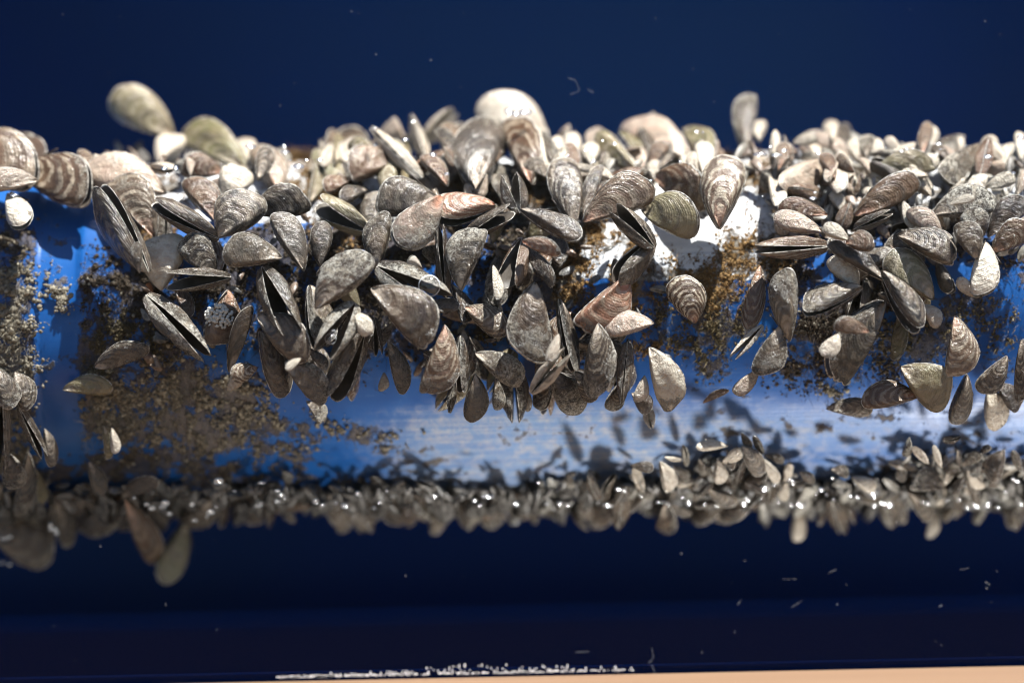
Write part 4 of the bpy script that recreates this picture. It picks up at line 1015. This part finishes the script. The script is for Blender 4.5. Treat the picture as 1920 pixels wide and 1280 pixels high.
bm = bmesh.new(); bmesh.ops.create_uvsphere(bm, u_segments=20, v_segments=12, radius=1.0)
for f in bm.faces:
    f.smooth = True
BUB = bpy.data.meshes.new('bubble'); bm.to_mesh(BUB); bm.free(); BUB.materials.append(M_BUB)
FILM = BUB.copy(); FILM.name = 'bubble_film'; FILM.materials.clear()
g = NT('bubble_film')
lw = g.n('ShaderNodeLayerWeight'); lw.inputs['Blend'].default_value = 0.5
tr, gl, mx = g.n('ShaderNodeBsdfTransparent'), g.n('ShaderNodeBsdfGlossy'), g.n('ShaderNodeMixShader')
gl.inputs['Roughness'].default_value = 0.10
g.put(mx.inputs[0], g.math('ADD', 0.30, g.math('MULTIPLY', lw.outputs['Facing'], 0.4), clamp=True))
g.put(mx.inputs[1], tr.outputs[0]); g.put(mx.inputs[2], gl.outputs[0]); g.put(g.out.inputs[0], mx.outputs[0])
FILM.materials.append(g.m)
def bubble(x, y, r, lay, label, group=None, flat=False):
    o = bpy.data.objects.new('air_bubble', FILM if flat else BUB)
    COL.objects.link(o)
    p = at(x, y, lay)
    o.location = p
    k = r * PX * (CAM - p).length
    k *= random.uniform(0.55, 1.15) if flat else 1
    if flat:                                         # a flattened film of air held against a shell
        lamp = SUN if y < 640 else (beam.location - p).normalized()
        h = (lamp + (CAM - p).normalized() + Vector((random.gauss(0, 0.1), random.gauss(0, 0.1), random.gauss(0, 0.1)))).normalized()
        o.rotation_euler = h.to_track_quat('Z', 'Y').to_euler()
        o.scale = (k * random.uniform(0.7, 1.6), k * random.uniform(0.5, 1.1), k * 0.45)
    else:
        o.scale = (k, k * random.uniform(0.85, 1), k * random.uniform(0.9, 1))
    tag(o, label, 'bubble', group)
bubble(805, 536, 21, 0.024, 'large clear round bubble at the lip of the gaping mussel')
bubble(620, 635, 11, 0.026, 'small clear bubble held in the gaping silty mussel')
bubble(625, 624, 6, 0.027, 'smallest bubble touching the one in the gaping silty mussel')
for (x, y, r) in ((703, 241, 8), (775, 228, 8), (703, 273, 6), (760, 262, 6), (812, 290, 5), (838, 326, 5), (955, 210, 9), (985, 210, 8), (968, 214, 6), (533, 275, 8), (535, 285, 7), (308, 316, 8), (314, 326, 6), (330, 315, 7), (470, 275, 8), (545, 300, 5), (560, 312, 6), (575, 300, 5), (600, 300, 5),
                  (27, 366, 8), (1130, 264, 6), (1152, 270, 6), (1098, 282, 6), (1064, 292, 5), (1113, 302, 6), (1108, 306, 4), (1275, 303, 4), (1220, 338, 5), (1306, 247, 5), (1318, 248, 5), (1430, 368, 5), (1534, 287, 7), (1456, 291, 7), (1445, 275, 6), (1528, 361, 7), (1524, 372, 5), (1760, 270, 7), (1763, 280, 6),
                  (1852, 294, 6), (1900, 324, 7), (1914, 258, 7), (1425, 290, 8), (1700, 280, 5), (1712, 278, 6), (1690, 284, 4), (1470, 282, 5)):
    bubble(x, y, r, 0.020, 'tiny glinting bubble on the top row ' + zone(x, UPZ), 'bubbles along the upper edge', True)
for (x, y) in ((8, 1009), (18, 1006), (100, 992), (95, 985), (106, 998), (18, 1058), (5, 1054), (275, 1014), (270, 1022), (365, 975), (388, 968), (395, 960), (405, 950), (252, 933), (275, 945), (285, 952), (305, 950), (310, 943), (318, 963), (360, 945), (410, 902), (440, 920), (490, 905), (520, 920), (528, 928), (534, 934), (520, 940), (483, 950), (490, 968),
               (592, 940), (630, 953), (645, 955), (648, 948), (605, 986), (670, 925), (712, 944), (702, 968), (725, 920), (815, 930), (890, 938), (905, 931), (915, 931), (900, 966), (1010, 904), (1025, 945), (1065, 973), (1050, 960), (968, 975), (1160, 917), (1170, 920), (1120, 950), (1138, 986), (1145, 948), (1202, 930), (1234, 952), (1253, 954), (1244, 946), (1280, 933), (1291, 962),
               (1322, 945), (1344, 960), (1363, 941), (1368, 921), (1395, 964), (1401, 937), (1421, 921), (1428, 932), (1434, 916), (1481, 899), (1486, 904), (1451, 910), (1459, 943), (1497, 948), (1501, 958), (1484, 952), (1531, 925), (1540, 918), (1550, 927), (1563, 936), (1561, 896), (1594, 930), (1608, 932), (1637, 924), (1639, 933), (1640, 953), (1668, 967), (1655, 958),
               (1729, 963), (1740, 950), (1737, 998), (1775, 938), (1797, 936), (1815, 958), (1827, 975), (1832, 980), (1853, 972), (1851, 981), (1871, 988), (1908, 902), (1900, 898), (1914, 956), (1885, 922)):
    if x > 420:
        y = min(y, 948 + random.uniform(-8, 4))
    bubble(x, y, random.uniform(4.5, 8.0), 0.012, 'tiny glinting bubble on the bottom row ' + zone(x, LOWZ), 'bubbles along the lower edge', True)
